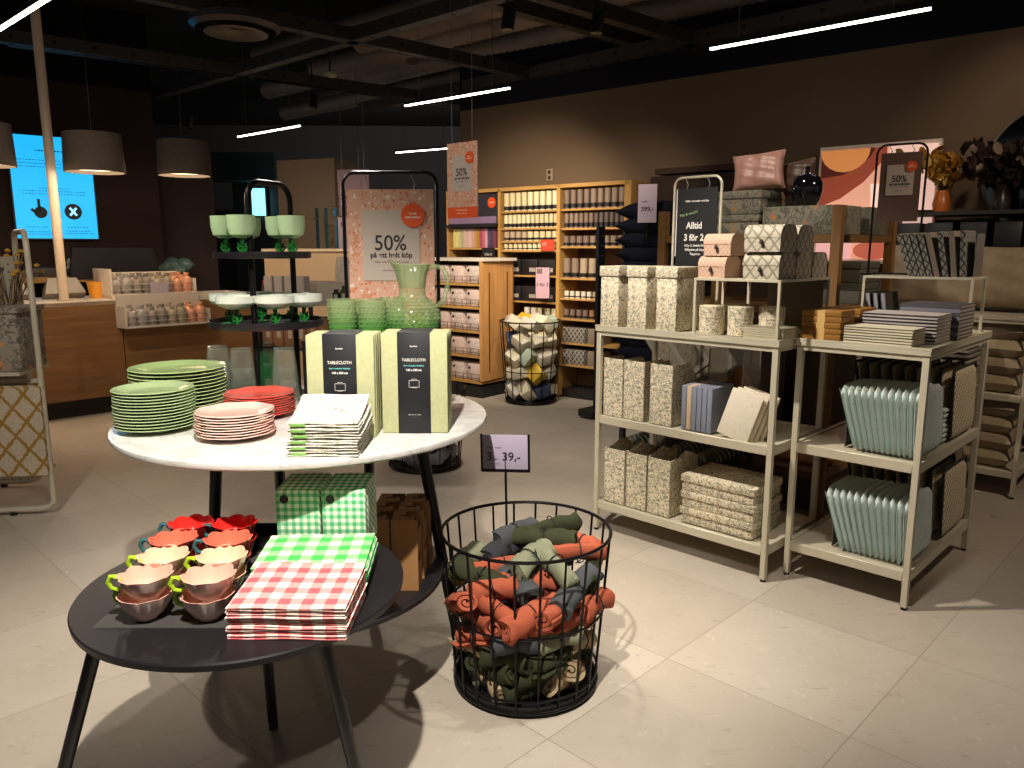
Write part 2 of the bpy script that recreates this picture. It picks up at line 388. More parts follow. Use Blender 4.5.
def led(a, b, lab, z=2.9):
    a = Vector((a[0], a[1], 0)); b = Vector((b[0], b[1], 0)); L = (b-a).length; yaw = atan2(b.y-a.y, b.x-a.x)
    t = thing('linear_lamp', lab, 'ceiling lamp', (a.x, a.y, z), yaw, 'hanging linear lamps')
    MB().box((L/2, 0, .012), (L, .03, .03)).build('housing', BLACK, t)
    MB().box((L/2, 0, -.009), (L-.01, .022, .012)).build('diffuser', emis('fff2e6', 8), t)
    for k in (.15, .85): MB().cyl((L*k, 0, .03), (L*k, 0, 1.19), .003, n=5).build('suspension_wire', mat('6b6764', .4), t)
led((-1.067, 8.035), (-.019, 7.161), 'glowing linear lamp above the hanging sale sign')
led((1.407, 5.809), (2.477, 4.861), 'glowing linear lamp at upper right before the brown wall')
led((-3.489, 10.2), (-2.457, 9.306), 'glowing linear lamp hanging above the beige column')
led((-1.724, 11.857), (-.85, 11.33), 'small distant glowing linear lamp left of the hanging sign')
led((-4.2, 6.11), (-2.60, 4.65), 'glowing linear lamp at the upper left edge')
for i, (u, v) in enumerate([(507, 30), (596, 33), (313, 108), (188, 128)]):
    p = pz(u, v, 2.98); t = thing('track_spotlight', ['black cylinder spotlight hanging between the ducts at centre', 'small black spotlight with pale lamp end under the ducts', 'black spotlight hanging near the distant dark wall', 'black spotlight above the right pendant lamp'][i], 'spotlight', p, 0, 'black spotlights')
    MB().cyl((0, 0, 0), (.02, .02, .14), .045, n=16).build('housing', BLACK, t); MB().cyl((0, 0, .13), (0, 0, 1.12), .008, n=6).build('stem', BLACK, t)
    MB().cyl((0, 0, -.002), (0, 0, .0), .036, n=16).build('lens', mat('8a8072', .2), t)

# ================================================================ LEFT BACKGROUND: counter, screen, lamps
CY = radians(46.2); CA = Vector((cos(CY), sin(CY), 0)); CN = Vector((-sin(CY), cos(CY), 0)); C0 = Vector((-4.04, 6.5, 0))
def cp_(s, d, z=0): p = C0+CA*s+CN*d; return Vector((p.x, p.y, z))
t = thing('checkout_counter', 'long light wood checkout counter with dark recessed plinth', 'counter', tuple(C0), CY)
OAK = wood('805a36', 0, .6)
MB().box((-.4, .03, .60), (2.2, .06, .86)).build('front_panel', OAK, t)
MB().box((1.39, .03, .60), (1.36, .05, .86)).build('front_panel', wood('86603a', 0, .6), t)
MB().box((.3, .40, 1.02), (3.6, .80, .04)).build('countertop', mat('d9cbb8', .35), t)
MB().box((.28, .42, .09), (3.45, .6, .18)).build('plinth', mat('1c1512', .6), t)
MB().box((.29, .45, .59), (3.5, .66, .82)).build('carcass', mat('4a3423', .7), t)
# back shelf along the dark wall
t = thing('back_shelf', 'oak wall shelf with dark niche behind the checkout counter', 'shelf', (L1.x, L1.y, 0), LY)
MB().box((-2.1, -.27, 1.17), (4.0, .5, .06)).build('shelf_board', wood('b98a4e', 0), t)
MB().box((-2.1, -.06, .57), (4.0, .1, 1.13)).build('back_panel', mat('1f1614', .8), t)
MB().box((-.30, -.27, .57), (.38, .5, 1.13)).build('end_cabinet', wood('9a6a38', 2), t)
MB().box((-2.6, -.27, .45), (3.0, .5, .9)).build('base_cabinet', mat('241a16', .7), t)
def shp(u, z, d=.27):
    r = ray(u, 300); n = Vector((sin(LY), -cos(LY), 0)); o = Vector((L1.x, L1.y, 0))+n*d
    k = (o.dot(n))/(r.x*n.x+r.y*n.y); return Vector((r.x*k, r.y*k, z))
# crumpled bags, papers on the back shelf
def lump(name, lab, cat, loc, d, c, n=9, seed=1, rough=.6, group=None, tr=0):
    rnd = random.Random(seed); m = MB()
    for i in range(n):
        x, y, z = rnd.uniform(-.5, .5)*d[0], rnd.uniform(-.5, .5)*d[1], rnd.uniform(.15, .6)*d[2]
        bm = bmesh.new(); bmesh.ops.create_icosphere(bm, subdivisions=2, radius=1)
        rr = [k*rnd.uniform(.22, .34) for k in d]
        for v in bm.verts: v.co = Vector((x+v.co.x*rr[0]*(1+rnd.uniform(-.12, .12)), y+v.co.y*rr[1]*(1+rnd.uniform(-.12, .12)), max(0, z+v.co.z*rr[2]*1.3)))
        m.add([v.co[:] for v in bm.verts], [[v.index for v in f.verts] for f in bm.faces], True); bm.free()
    o = m.build(name, fabric(c, 20, .6) if not tr else mat(c, .3)); o.location = loc; return tag(o, lab, cat, group)
lump('plastic_bag', 'crumpled translucent white plastic bag on the back shelf', 'bag', shp(90, 1.2), (.34, .25, .26), 'b9b5a4', 12, 3, tr=1)
lump('folded_cloth', 'small dark cloth heap left of the plastic bag on the back shelf', 'cloth', shp(72, 1.2), (.22, .2, .1), '4a4a44', 5, 4)
lump('green_bag', 'crumpled mint green bag at the right end of the back shelf', 'bag', shp(181, 1.2), (.34, .25, .2), '5c776b', 10, 5, tr=1)
for i, (u, w_, h_, c, lab) in enumerate([(44, .34, .09, '4f4747', 'grey flat box lying on the back shelf left of the pole'), (28, .3, .05, '8c8078', 'stack of paper sheets at left of the back shelf')]):
    o = tag(MB().box((0, 0, h_/2), (w_, .24, h_), bev=.006).build('flat_box', mat(c, .6)), lab, 'box'); o.location = shp(u, 1.2); o.rotation_euler.z = LY
# things on the counter top
for i, (u, lab) in enumerate([(57, 'white tilted paper tray on the counter left of the pole'), (84, 'white tilted paper tray on the counter right of the pole')]):
    p = cp_(.14+.45*i-.2, .5, 1.04); t = thing('paper_tray', lab, 'paper tray', p, CY)
    MB().prism([(-.17, 0), (.17, 0), (.12, .16), (-.12, .16)], -.1, .1, Rx(radians(58))).build('tray', mat('8d8880', .5), t)
p = cp_(.62, .35, 1.04); t = thing('orange_cup', 'small orange paper cup on the checkout counter', 'cup', p)
MB().lathe([(.0, 0), (.055, 0), (.075, .15), (.07, .15), (.05, .01), (0, .01)], 20).build('cup_body', mat('e59a2c', .5), t)
# pole
t = thing('round_pole', 'thin tan round pole rising from the counter to the ceiling', 'pole', cp_(.28, .12, 1.04))
MB().cyl((0, 0, 0), (0, 0, 3.06), .038, n=20).build('shaft', mat('cdb9a2', .5), t); MB().cyl((0, 0, 0), (0, 0, .015), .06, n=20).build('collar', mat('b8a48c', .5), t)
# screen on the wall
so = shp(65, 0, .05); t = thing('wall_screen', 'bright blue information screen on the dark wall', 'screen', (so.x, so.y, 0), LY)
zt, zb, hw = 2.67, 1.60, .385
MB().box((0, 0, (zt+zb)/2), (hw*2+.03, .06, zt-zb+.03)).build('bezel', BLACK, t)
MB().box((0, -.032, (zt+zb)/2), (hw*2, .006, zt-zb)).build('display', emis('1fa9e6', .62), t)
sc = MB(); sc.cyl((.16, -.037, 1.89), (.16, -.035, 1.89), .085, n=28); hd = sc.build('close_symbol', mat('10222c', .5, 0, 0), t)
mm = MB()
for a in (-1, 1): mm.box((0, 0, 0), (.105, .002, .024), T(.16, -.0395, 1.89) @ Ry(a*radians(52)))
mm.build('cross_mark', emis('9fe4ff', .5), t)
mm = MB(); mm.cyl((-.15, -.0375, 1.875), (-.15, -.035, 1.875), .062, n=20)
mm.box((-.16, -.036, 1.95), (.028, .003, .13)); mm.box((0, 0, 0), (.075, .003, .03), T(-.207, -.036, 1.885) @ Ry(radians(38))); mm.build('hand_symbol', mat('10222c', .5, 0, 0), t)
mm = MB()
for j, (x, z, w_) in enumerate([(0, 2.52, .30), (-.1, 2.42, .58), (-.1, 2.385, .55), (-.1, 2.35, .58), (0, 2.13, .3), (0, 2.10, .6), (0, 2.07, .6), (-.19, 1.72, .22), (-.19, 1.67, .3), (-.19, 1.645, .3), (.2, 1.72, .22), (.2, 1.68, .26), (.2, 1.655, .3)]):
    for q in range(int(w_/.03)): mm.box((x-w_/2+q*.03+.01, -.036, z), (.02 if q % 4 else .012, .002, .007 if j else .014))
mm.build('small_print', mat('1b6f96', .5, 0, 0), t)['kind'] = 'stuff'
# pendant lamps
for i, (x, y, z, lab) in enumerate([(-4.0, 6.0, 2.11, 'grey drum pendant lamp cut by the left picture edge'), (-3.46, 6.6, 2.115, 'grey fabric drum pendant lamp in front of the blue screen'), (-3.05, 7.4, 2.16, 'grey fabric drum pendant lamp right of the blue screen')]):
    t = thing('pendant_lamp', lab, 'pendant lamp', (x, y, z), 0, 'grey drum pendant lamps over the counter')
    n = NT('lamp_fabric', .9, 0, .1); n.col(n.mix(n.noise(120, 2, .5, n.scale((1, 1, .2))), lin('3e3832'), lin('554c44'))); n.b.inputs['Subsurface Weight'].default_value = 0
    n.bump(n.noise(300), .3, .001)
    MB().lathe([(.222, .0), (.232, 0), (.220, .31), (.215, .31), (.226, .01)], 40).build('lamp_shade', n.m, t)
    MB().cyl((0, 0, .03), (0, 0, .034), .215, n=32).build('diffuser', emis('ffe2b8', .8), t)
    MB().cyl((0, 0, .2), (0, 0, 2.05), .004, n=6).build('cord', BLACK, t)
    MB().cyl((0, 0, .03), (0, 0, .3), .02, n=10).build('lamp_holder', BLACK, t)
    l = bpy.data.lights.new('pendant_bulb', 'POINT'); l.energy = 7; l.color = (1, .78, .55); l.shadow_soft_size = .04
    lo = bpy.data.objects.new('pendant_bulb', l); C.objects.link(lo); lo.location = (x, y, z-.02)
# soap bottle display
cols = ['a39a92', '9b9691', '8d837b', '7d756e', 'a3947c', '8d8270', 'c98e70', 'd0906f']
t = thing('bottle_display', 'two-tier white cardboard display hooked on the counter for soap bottles', 'display stand', cp_(.80, 0), CY)
MB().box((.245, .27, 1.06), (.77, .42, .04)).box((-.14, .27, 1.19), (.02, .42, .24)).box((.63, .27, 1.14), (.02, .42, .14)).box((.245, .47, 1.16), (.77, .02, .22)).build('upper_tray', mat('cfc4b4', .6), t)
MB().box((.24, -.12, .80), (.76, .22, .02)).box((-.14, -.12, .89), (.02, .22, .2)).box((.62, -.12, .87), (.02, .22, .12)).box((.24, -.02, .93), (.76, .02, .3)).build('lower_tray', mat('c4b9aa', .6), t)
m = MB()
for (x0, x1, y, z) in ((-.14, .63, .06, 1.12), (-.14, .63, .06, 1.17), (-.14, .62, -.24, .85), (-.14, .62, -.24, .90)): m.box(((x0+x1)/2, y, z), (x1-x0, .006, .006))
m.build('wire_rail', mat('b8afa4', .4), t)
MB().box((.28, .045, 1.12), (.17, .006, .13)).build('price_card', mat('a79ba6', .5), t)
def bottle(col, loc, sc, lab, tier):
    t = thing('soap_bottle', lab, 'bottle', loc, 0, 'soap bottles on the '+tier+' tray')
    MB().lathe([(0, 0), (.042, 0), (.045, .01), (.045, .115), (.035, .145), (.02, .155)], 14).build('body', mat(col, .35), t)
    MB().lathe([(.018, .15), (.018, .162), (.026, .165), (.026, .19), (0, .19)], 10).build('cap', mat(col, .5), t); t.scale = (sc,)*3; return t
protos = {}
for tier, (x0, dx, y0, dy, z) in (('upper', (-.085, .094, .12, .12, 1.08)), ('lower', (-.08, .090, -.19, .085, .81))):
    nr = 3 if tier == 'upper' else 2
    for i in range(8):
        for j in range(nr):
            col = cols[i]; L = cp_(.80+x0+i*dx+j*.012, y0+j*dy, z); key = col
            lab = f"{['lilac grey','pale grey','taupe','dark taupe','khaki','olive grey','rose brown','coral'][i]} soap bottle on the {tier} tray, {['front','middle' if nr==3 else 'rear','rear'][j]} row"
            sc = (.86, .98)[(i+j) % 2]
            if key in protos: d = dup(protos[key], L, 0, lab, 'soap bottles on the '+tier+' tray'); d.scale = (sc,)*3
            else: protos[key] = bottle(col, L, sc, lab, tier)
t = thing('monitor', 'black monitor seen from behind above the soap bottles', 'monitor', cp_(.92, .66, 1.04), CY)
MB().prism([(-.42, .16), (.42, .16), (.36, .46), (-.38, .46)], -.02, .02, Rx(radians(90))).build('monitor_panel', mat('15141b', .4), t)
MB().box((0, 0, .1), (.08, .03, .2)).box((0, .0, .008), (.3, .2, .016)).build('monitor_foot', BLACK, t)

# left hoop rack with printed textiles
t = thing('textile_rack', 'cream tubular rack with perforated panel at the left edge', 'rack', (0, 0, 0))
A = Vector((-2.62, 4.22, 0)); B = Vector((-3.02, 4.75, 0)); Ld = Vector((-1, -.12, 0)).normalized()
def hoop(A, B, h):
    d = (B-A); w2 = d.length; d.normalize(); r = .12; pts = [A+Vector((0, 0, .06))]
    pts.append(A+Vector((0, 0, h-r)))
    for k in range(1, 8): a = pi/2*k/8; pts.append(A+d*(r-r*cos(a))+Vector((0, 0, h-r+r*sin(a))))
    for k in range(0, 8): a = pi/2*k/8; pts.append(B-d*(r-r*sin(a))+Vector((0, 0, h-r+r*cos(a))))
    pts += [B+Vector((0, 0, h-r)), B+Vector((0, 0, .06))]; return pts
m = MB(); m.tube(hoop(A, B, 1.59), .016, 10); m.build('end_hoop', CREAM, t)
m = MB()
for q in (A, B):
    m.tube([q+Vector((0, 0, .08)), q+Ld*.02+Vector((0, 0, .045)), q+Ld*.08+Vector((0, 0, .03)), q+Ld*1.2+Vector((0, 0, .03))], .016, 10)
m.build('base_tube', CREAM, t)
m = MB()
for q in (A+Ld*.22, B+Ld*.22, A+Ld*1.1, B+Ld*1.1): m.cyl(q, q+Vector((0, 0, .02)), .02, n=12)
m.build('foot', BLACK, t)
def perf(name, parent):
    n = NT('perforated_metal', .5, .2); x, y, z = n.xyz()
    def fq(e): return n.m_('SUBTRACT', n.m_('FRACT', n.m_('DIVIDE', n.m_('ADD', e, 10.), .045)), .5)
    d = n.m_('ADD', n.m_('POWER', n.m_('ABSOLUTE', fq(x)), 2.), n.m_('POWER', n.m_('ABSOLUTE', fq(z)), 2.))
    n.col(n.mix(n.m_('LESS_THAN', d, .012), lin('b4a994'), lin('3c352e'))); return n.m
pm = perf('p', t); M_ = (A+B)/2-Ld*.15; rk = atan2(-Ld.y, -Ld.x)
o = MB().box((-.55, 0, .82), (1.1, .02, 1.26)).build('perforated_panel', pm, t, M_+Ld*.19, rk)
o = MB().box((-.5, -.1, .20), (1.0, .26, .02)).box((-.5, -.235, .245), (1.0, .01, .09)).build('lower_tray', pm, t, M_+Ld*.1, rk)
o = MB().box((-.5, -.18, .82), (1.0, .34, .02)).build('middle_shelf', CREAM, t, M_+Ld*.06, rk)
MB().tube([A+Vector((0, 0, .95)), A+Vector((0, 0, 1.0))+(B-A)*.45, A+Vector((0, 0, .95))+(B-A)*.9], .008, 6).build('cross_bar', CREAM, t)
FA = floral('968d7c', 'd8873c', '5f5a50', 8)
t2 = thing('printed_cushion_box', 'grey and orange flower print storage box on the left rack', 'storage box', M_+Vector((0, 0, .83)), rk)
MB().box((-.36, -.19, .16), (.62, .30, .32), bev=.01).build('box_body', FA, t2); MB().box((-.36, -.19, .335), (.64, .32, .03), bev=.006).build('lid', FA, t2)
t2 = thing('folded_fabric', 'mustard and cream trellis print fabric hanging low on the left rack', 'fabric', M_+Vector((0, 0, .0)), rk)
m = MB(); pr = [(-.06, .24), (-.03, .235), (-.0, .26), (.02, .72), (-.005, .745), (-.05, .735)]
m.prism([(y-.27, z) for y, z in pr], -.62, .02, Matrix(((0, 0, 1, 0), (1, 0, 0, 0), (0, 1, 0, 0), (0, 0, 0, 1))))
m.build('fabric_fold', trellis('cbbca6', 'a07a34', .125, .085), t2); MB().box((-.3, -.2, .76), (.56, .03, .02)).build('hanger_bar', CREAM, t2)
rnd = random.Random(5); m = MB(); st = MB()
for k in range(26):
    b = Vector((rnd.uniform(-.04, .04), rnd.uniform(-.04, .04), 0)); e = b*3.5+Vector((rnd.uniform(-.06, .06), 0, rnd.uniform(.16, .3)))
    st.tube([b, (b+e)/2+Vector((0, 0, .02)), e], .003, 5); m.lathe([(0, -.012), (.015, -.006), (.016, .004), (0, .012)], 8, M=T(*e))
t2 = thing('dried_flower_bunch', 'golden dried flower bunch standing on the left rack', 'dried flowers', A+Ld*.32+Vector((.05, .26, 1.19)))
st.build('stems', mat('7a5a34', .8), t2); f = m.build('flower_heads', mat('c79a3c', .8), t2); f['kind'] = 'stuff'

# ================================================================ FRONT TABLES
MT = Vector((-.685, 2.53)); MZ = .948; FT = Vector((-.686, 1.868)); FZ = .65
def marble():
    n = NT('marble', .18, 0, .5); v = n.noise(3.5, 8, .65, None, 1.6)
    k = n.m_('SUBTRACT', 1.0, n.ramp(n.m_('ABSOLUTE', n.m_('SUBTRACT', v, .5)), .0, .06))
    base = n.mix(n.noise(2, 4), lin('c9c6c2'), lin('e2e0da')); n.col(n.mix(n.m_('MULTIPLY', k, .35), base, lin('9c9b9a'))); return n.m
BLKT = mat('1c191c', .38, 0, .06, 8); LEGM = mat('141214', .4)
t = thing('marble_table', 'tall round white marble table on black tapered legs', 'table', (MT.x, MT.y, 0))
MB().lathe([(0, MZ-.026), (.585, MZ-.026), (.598, MZ-.018), (.6, MZ-.01), (.598, MZ-.003), (.59, MZ), (0, MZ)], 96).build('tabletop', marble(), t)
legs = [((-.335, .08), (-.44, .12)), ((-.215, .36), (-.27, .50)), ((.355, .06), (.50, .07)), ((.13, .38), (.10, .47))]
for a, b in legs:
    MB().cyl((a[0], a[1], MZ-.026), (b[0], b[1], .012), .022, .017, 16).build('leg', LEGM, t); 
    MB().cyl((b[0], b[1], 0), (b[0], b[1], .012), .015, n=12).build('foot', DARK, t)
MB().lathe([(0, .395), (.472, .395), (.48, .40), (.48, .413), (.474, .418), (0, .418)], 72, M=T(-.03, -.05, 0)).build('lower_shelf', BLKT, t)
MB().box((0, .03, MZ-.045), (.7, .05, .03)).box((0.0, .22, MZ-.045), (.05, .4, .03)).build('support_frame', LEGM, t)
t = thing('black_side_table', 'low round black table on three slanted legs in the foreground', 'table', (FT.x, FT.y, 0))
MB().lathe([(0, FZ-.024), (.39, FZ-.024), (.4, FZ-.018), (.402, FZ-.004), (.399, FZ), (0, FZ)], 96).build('tabletop', BLKT, t)
for a, b in [((-.29, -.16), (-.47, -.21)), ((.245, -.21), (.34, -.17)), ((-.06, .27), (-.07, .345))]:
    MB().cyl((a[0], a[1], FZ-.024), (b[0], b[1], .02), .017, .0155, 16).build('leg', LEGM, t)
    MB().cyl((b[0], b[1], .02), (b[0], b[1], .023), .016, n=16).build('metal_ring', mat('9a948c', .3, .8), t)
    MB().cyl((b[0], b[1], 0), (b[0], b[1], .02), .0135, n=16).build('foot', DARK, t)

# plates ---------------------------------------------------------
def plate(name, r, c, lab, wave=0, rough=.14, edge=None):
    t = thing(name, lab, 'plate')
    a = lin(c); n = NT('glazed_ceramic', rough, 0, .5)
    n.col(n.mix(n.noise(9, 3), tuple(x*.9 for x in a[:3])+(1,), a)); n.b.inputs['Coat Weight'].default_value = .5; n.b.inputs['Coat Roughness'].default_value = .08
    fn = (lambda an, rr, z, k: (rr*(1+wave*.012*cos(an*8)*(rr/r)**2), z+wave*.0008*cos(an*8)*(rr/r)**3)) if wave else None
    pr = [(0, .0035), (r*.45, .0035), (r*.62, .005), (r*.8, .011), (r*.97, .0165), (r, .0185), (r*.985, .0205), (r*.94, .0195), (r*.80, .0155), (r*.62, .0095), (r*.58, .0085), (0, .0085)]
    MB().lathe(pr, 64 if not wave else 96, fn).build('plate_body', n.m, t)
    MB().lathe([(r*.46, 0), (r*.48, 0), (r*.47, .004), (r*.44, .004)], 40).build('foot_ring', mat(edge or 'd8d8b0', .5), t); return t
def stack(p, n, x, y, z, dz, desc, group):
    for i in range(n):
        zz = z+i*dz; rx, ry = random.uniform(-.0016, .0016), random.uniform(-.0016, .0016)
        lab = f"{desc}, {nth(i, n)} of its stack"
        if i == 0: p.location = (x, y, zz); p['label'] = lab; p['group'] = group
        else: dup(p, (x+rx, y+ry, zz), i*.37, lab, group)
p = plate('side_plate', .118, 'a3b886', 'x'); stack(p, 13, -1.098, 2.32, MZ, .0093, 'small sage green plate in the front green stack', 'small green plates')
p = plate('dinner_plate', .158, '9db478', 'x', edge='c9cc7a'); stack(p, 12, -1.155, 2.627, MZ, .0118, 'large green dinner plate in the rear green stack', 'large green plates')
p = plate('scalloped_plate', .113, 'f2c9ba', 'x', 1); stack(p, 9, -.82, 2.225, MZ, .0078, 'pale pink scalloped plate', 'pale pink scalloped plates')
p = plate('scalloped_plate', .113, 'd8574a', 'x', 1); stack(p, 9, -.84, 2.52, MZ, .0075, 'coral red scalloped plate', 'coral red scalloped plates')

# folded towels ----------------------------------------------------
def towel(name, w, d, h, m, lab, cat, folds=2, seed=1, rise=0, twist=0):
    """flat folded cloth: rounded fold layers, front fold edge at y=0"""
    rnd = random.Random(seed); mb = MB(); hh = h/folds
    for k in range(folds):
        nx, ny = 12, 8; z0 = k*hh; ph = rnd.uniform(0, 6); jx = rnd.uniform(-.004, .004); jy = rnd.uniform(-.002, .004)
        top = []; bot = []
        for j in range(ny+1):
            for i in range(nx+1):
                u, v = i/nx, j/ny; e = min(1, min(u, 1-u)*9+.35, min(v, 1-v)*8+.3)
                x = (u-.5)*w+jx; y = v*d+jy
                wv = .0012*sin(u*9+ph)+.001*sin(v*7+ph*2)
                rs = rise*v*v*(k+1)/folds
                zc = z0+hh/2+wv+rs; top.append((x, y, zc+hh*.49*e)); bot.append((x, y, zc-hh*.49*e))
        W_ = nx+1; n0 = len(top)
        vs = top+bot; fs = []
        for j in range(ny):
            for i in range(nx):
                a = j*W_+i; fs.append((a, a+1, a+W_+1, a+W_)); fs.append((n0+a, n0+a+W_, n0+a+W_+1, n0+a+1))
        per = [i for i in range(W_)]+[j*W_+nx for j in range(1, ny+1)]+[ny*W_+i for i in range(nx-1, -1, -1)]+[j*W_ for j in range(ny-1, 0, -1)]
        for a, b in zip(per, per[1:]+per[:1]): fs.append((a, n0+a, n0+b, b))
        mb.add(vs, fs, True)
    return tag(mb.build(name, m), lab, cat)
def tstack(n, x, y, z, w, d, h, m, desc, cat, group, name='folded_towel', rise=0, rz=0, folds=2):
    for i in range(n):
        o = towel(name, w*random.uniform(.97, 1), d, h, m, f"{desc}, {nth(i, n)} of the stack", cat, folds, 30+i, rise if i == n-1 else rise*i/n)
        o.location = (x+random.uniform(-.004, .004), y+random.uniform(0, .004), z+i*h); o.rotation_euler.z = rz; o['group'] = group
PINKG = gingham('dc6066', 'ecdfd2', .0262); GREENG = gingham('4fbb5c', 'e2e6d0', .0295); GREENS = gingham('4fb078', 'eaf0da', .0105)
tstack(7, -.497, 1.57, FZ, .268, .22, .0108, PINKG, 'pink and white gingham towel', 'towel', 'pink gingham towels', rise=.012, rz=radians(-1))
tstack(6, -.508, 1.805, FZ, .29, .21, .0115, GREENG, 'green and white gingham towel', 'towel', 'green gingham towels', rise=.006, rz=radians(3))
WTG = floral('e3ddd0', 'b98a80', 'b7b8a4', 14)
tstack(6, -.503, 1.995, MZ, .196, .18, .0158, WTG, 'white towel with faint green print', 'towel', 'white printed kitchen towels', rise=.045)
for i in range(6):   # green woven end bands of the printed towels
    o = tag(MB().box((0, 0, .005), (.04, .004, .009), bev=.002).build('towel_band', mat('7fae5a', .9)), 'x', 'towel')
    b = [q for q in bpy.data.objects if q.name.startswith('folded_towel') and q.get('group') == 'white printed kitchen towels'][i]
    del o['label']; del o['category']; o.parent = b; o.location = (-.065, .0, .003); o.name = 'green_band'
# gingham napkin packs: two rows on the black table ------------------
def napkin_pack(lab):
    t = thing('napkin_pack', lab, 'napkin pack')
    MB().box((0, .014, .095), (.122, .028, .19), bev=.006).build('napkins', GREENS, t)
    MB().cyl((-.036, -.0012, .164), (-.036, .003, .164), .0125, n=20).build('black_sticker', BLACK, t)
    return t
np0 = None
for c, x in (('left', -.597), ('right', -.468)):
    for j in range(6):
        lab = f"green gingham napkin pack standing {'foremost' if j==0 else ORD[j]+' from the front'} in the {c} row"
        L = (x+random.uniform(-.001, .001), 2.045+j*.029, FZ)
        if np0 is None: np0 = napkin_pack(lab); np0['group'] = 'green gingham napkin packs'; np0.location = L
        else: dup(np0, L, 0, lab)
# brown cartons on lower shelf ------------------
KR = mat('9a6e40', .85, 0, .08, 12)
def carton(lab):
    t = thing('brown_carton', lab, 'cardboard box'); w_, d, h = .084, .088, .118
    m = MB(); m.box((0, .0015, h/2), (w_, .003, h)); m.box((0, d-.0015, h/2), (w_, .003, h)); m.box((-w_/2+.0015, d/2, h/2), (.003, d-.006, h)); m.box((w_/2-.0015, d*.5, h*.33), (.003, d-.006, h*.66))
    m.box((w_/2-.0015, d*.12, h*.8), (.003, d*.2, h*.4)); m.box((0, d/2, .002), (w_-.006, d-.006, .004)); m.build('carton_body', KR, t)
    m = MB(); m.box((-.004, d*.3, h-.0015), (w_*.8, d*.5, .003)); m.box((-.02, d*.78, h-.0015), (w_*.45, d*.4, .003)); m.build('top_flap', KR, t)
    MB().cyl((.012, d*.55, .006), (.012, d*.55, h*.86), .026, .024, n=16).build('jar_inside', mat('5a5b4c', .3), t)
    MB().box((.0, d*.45, h+.0003), (.034, .009, .0006)).build('slot', DARK, t); return t
c0 = None
for lv in range(2):
    for c, x in (('left', -.430), ('right', -.341)):
        for j in range(3):
            lab = f"brown cardboard carton on the {'lower' if lv==0 else 'upper'} layer, {c} column, {['front','middle','rear'][j]}"
            L = (x+j*.008, 2.315+j*.0905, .418+lv*.1185)
            if c0 is None: c0 = carton(lab); c0['group'] = 'brown cartons on the shelf under the marble table'; c0.location = L
            else: dup(c0, L, 0, lab)
# flower bowls ------------------------------------------------------
def glaze(ci, co):
    n = NT('glazed_bowl', .16, 0, .5); x, y, z = n.xyz()
    geo = n.nt.nodes.new('ShaderNodeNewGeometry')
    n.col(n.mix(n.noise(12, 3), lin(ci), tuple(k*.85 for k in lin(ci)[:3])+(1,))); n.b.inputs['Coat Weight'].default_value = .6; n.b.inputs['Coat Roughness'].default_value = .07; return n.m
def bowl(ci, co, hc, lab):
    t = thing('flower_bowl', lab, 'bowl'); N = 8; R_ = .061
    def fn(a, r, z, k):
        q = (r/R_)**1.5; l = abs(cos(a*N/2)); return (r*(1-.10*q*(1-l)), z+.005*q*(l-.5))
    MB().lathe([(0, .0), (.024, .0), (.025, .004), (.040, .015), (.053, .036), (R_, .058), (R_+.001, .0605)], 96, fn).build('bowl_outside', glaze(co, co), t)
    MB().lathe([(R_+.001, .0605), (R_-.002, .0605), (.050, .036), (.036, .016), (.022, .0075), (0, .006)], 96, fn).build('bowl_inside', glaze(ci, ci), t)
    m = MB(); pts = [(-.055, 0, .046), (-.064, .0, .058), (-.077, 0, .058), (-.083, 0, .045), (-.076, 0, .030), (-.063, 0, .026), (-.050, 0, .034)]
    m.tube(pts, [.005, .006, .0065, .006, .0055, .005, .004], 8); m.lathe([(0, -.003), (.011, 0), (0, .003)], 6, M=T(-.066, 0, .058) @ Ry(.5)); m.build('leaf_handle', mat(hc, .2), t); return t
rows = [('pale pink', 'f0b9a4', 'e8c0b0', 'a9c62e', 1.672, (-.849, -.704)), ('cream pink', 'f6cfae', 'e8c4ac', 'b4cf30', 1.784, (-.858, -.715)),
        ('coral', 'f3765c', 'a8302c', '3f6a6c', 1.897, (-.882, -.741)), ('deep red', 'dd2f28', '96201f', '3f6a6c', 2.012, (-.884, -.764))]
rw = ['front', 'second', 'third', 'rearmost']
for i, (nm, ci, co, hc, y, xs) in enumerate(rows):
    b0 = None
    for c, x in zip(('left', 'right'), xs):
        for lv in range(2):
            lab = f"{nm} petal bowl with leaf handle, {'lower' if lv==0 else 'upper'} of the {rw[i]} {c} pair"
            L = (x+(.004 if lv else 0), y, FZ+.003+lv*.046); rot = radians((-12, 8)[lv]+(0 if c == 'left' else 6))
            if b0 is None: b0 = bowl(ci, co, hc, lab); b0['group'] = nm+' petal bowls'; b0.location = L; b0.rotation_euler.z = rot
            else: dup(b0, L, rot, lab)
t = thing('acrylic_tray', 'clear flat acrylic tray under the petal bowls', 'tray', (0, 0, FZ), 0)
MB().box((-.80, 1.84, .0015), (.30, .44, .003), rz=0).build('tray_plate', glass('8a8580', .05, .04), t)
t = thing('black_crate', 'low black open box behind the red bowls and left of the napkins', 'box', (-.775, 2.145, FZ))
m = MB(); m.box((0, 0, .002), (.2, .12, .004)); m.box((0, -.059, .018), (.2, .003, .036)); m.box((0, .059, .018), (.2, .003, .036)); m.box((-.099, 0, .018), (.003, .118, .036)); m.box((.099, 0, .018), (.003, .118, .036)); m.build('crate_walls', BLACK, t)

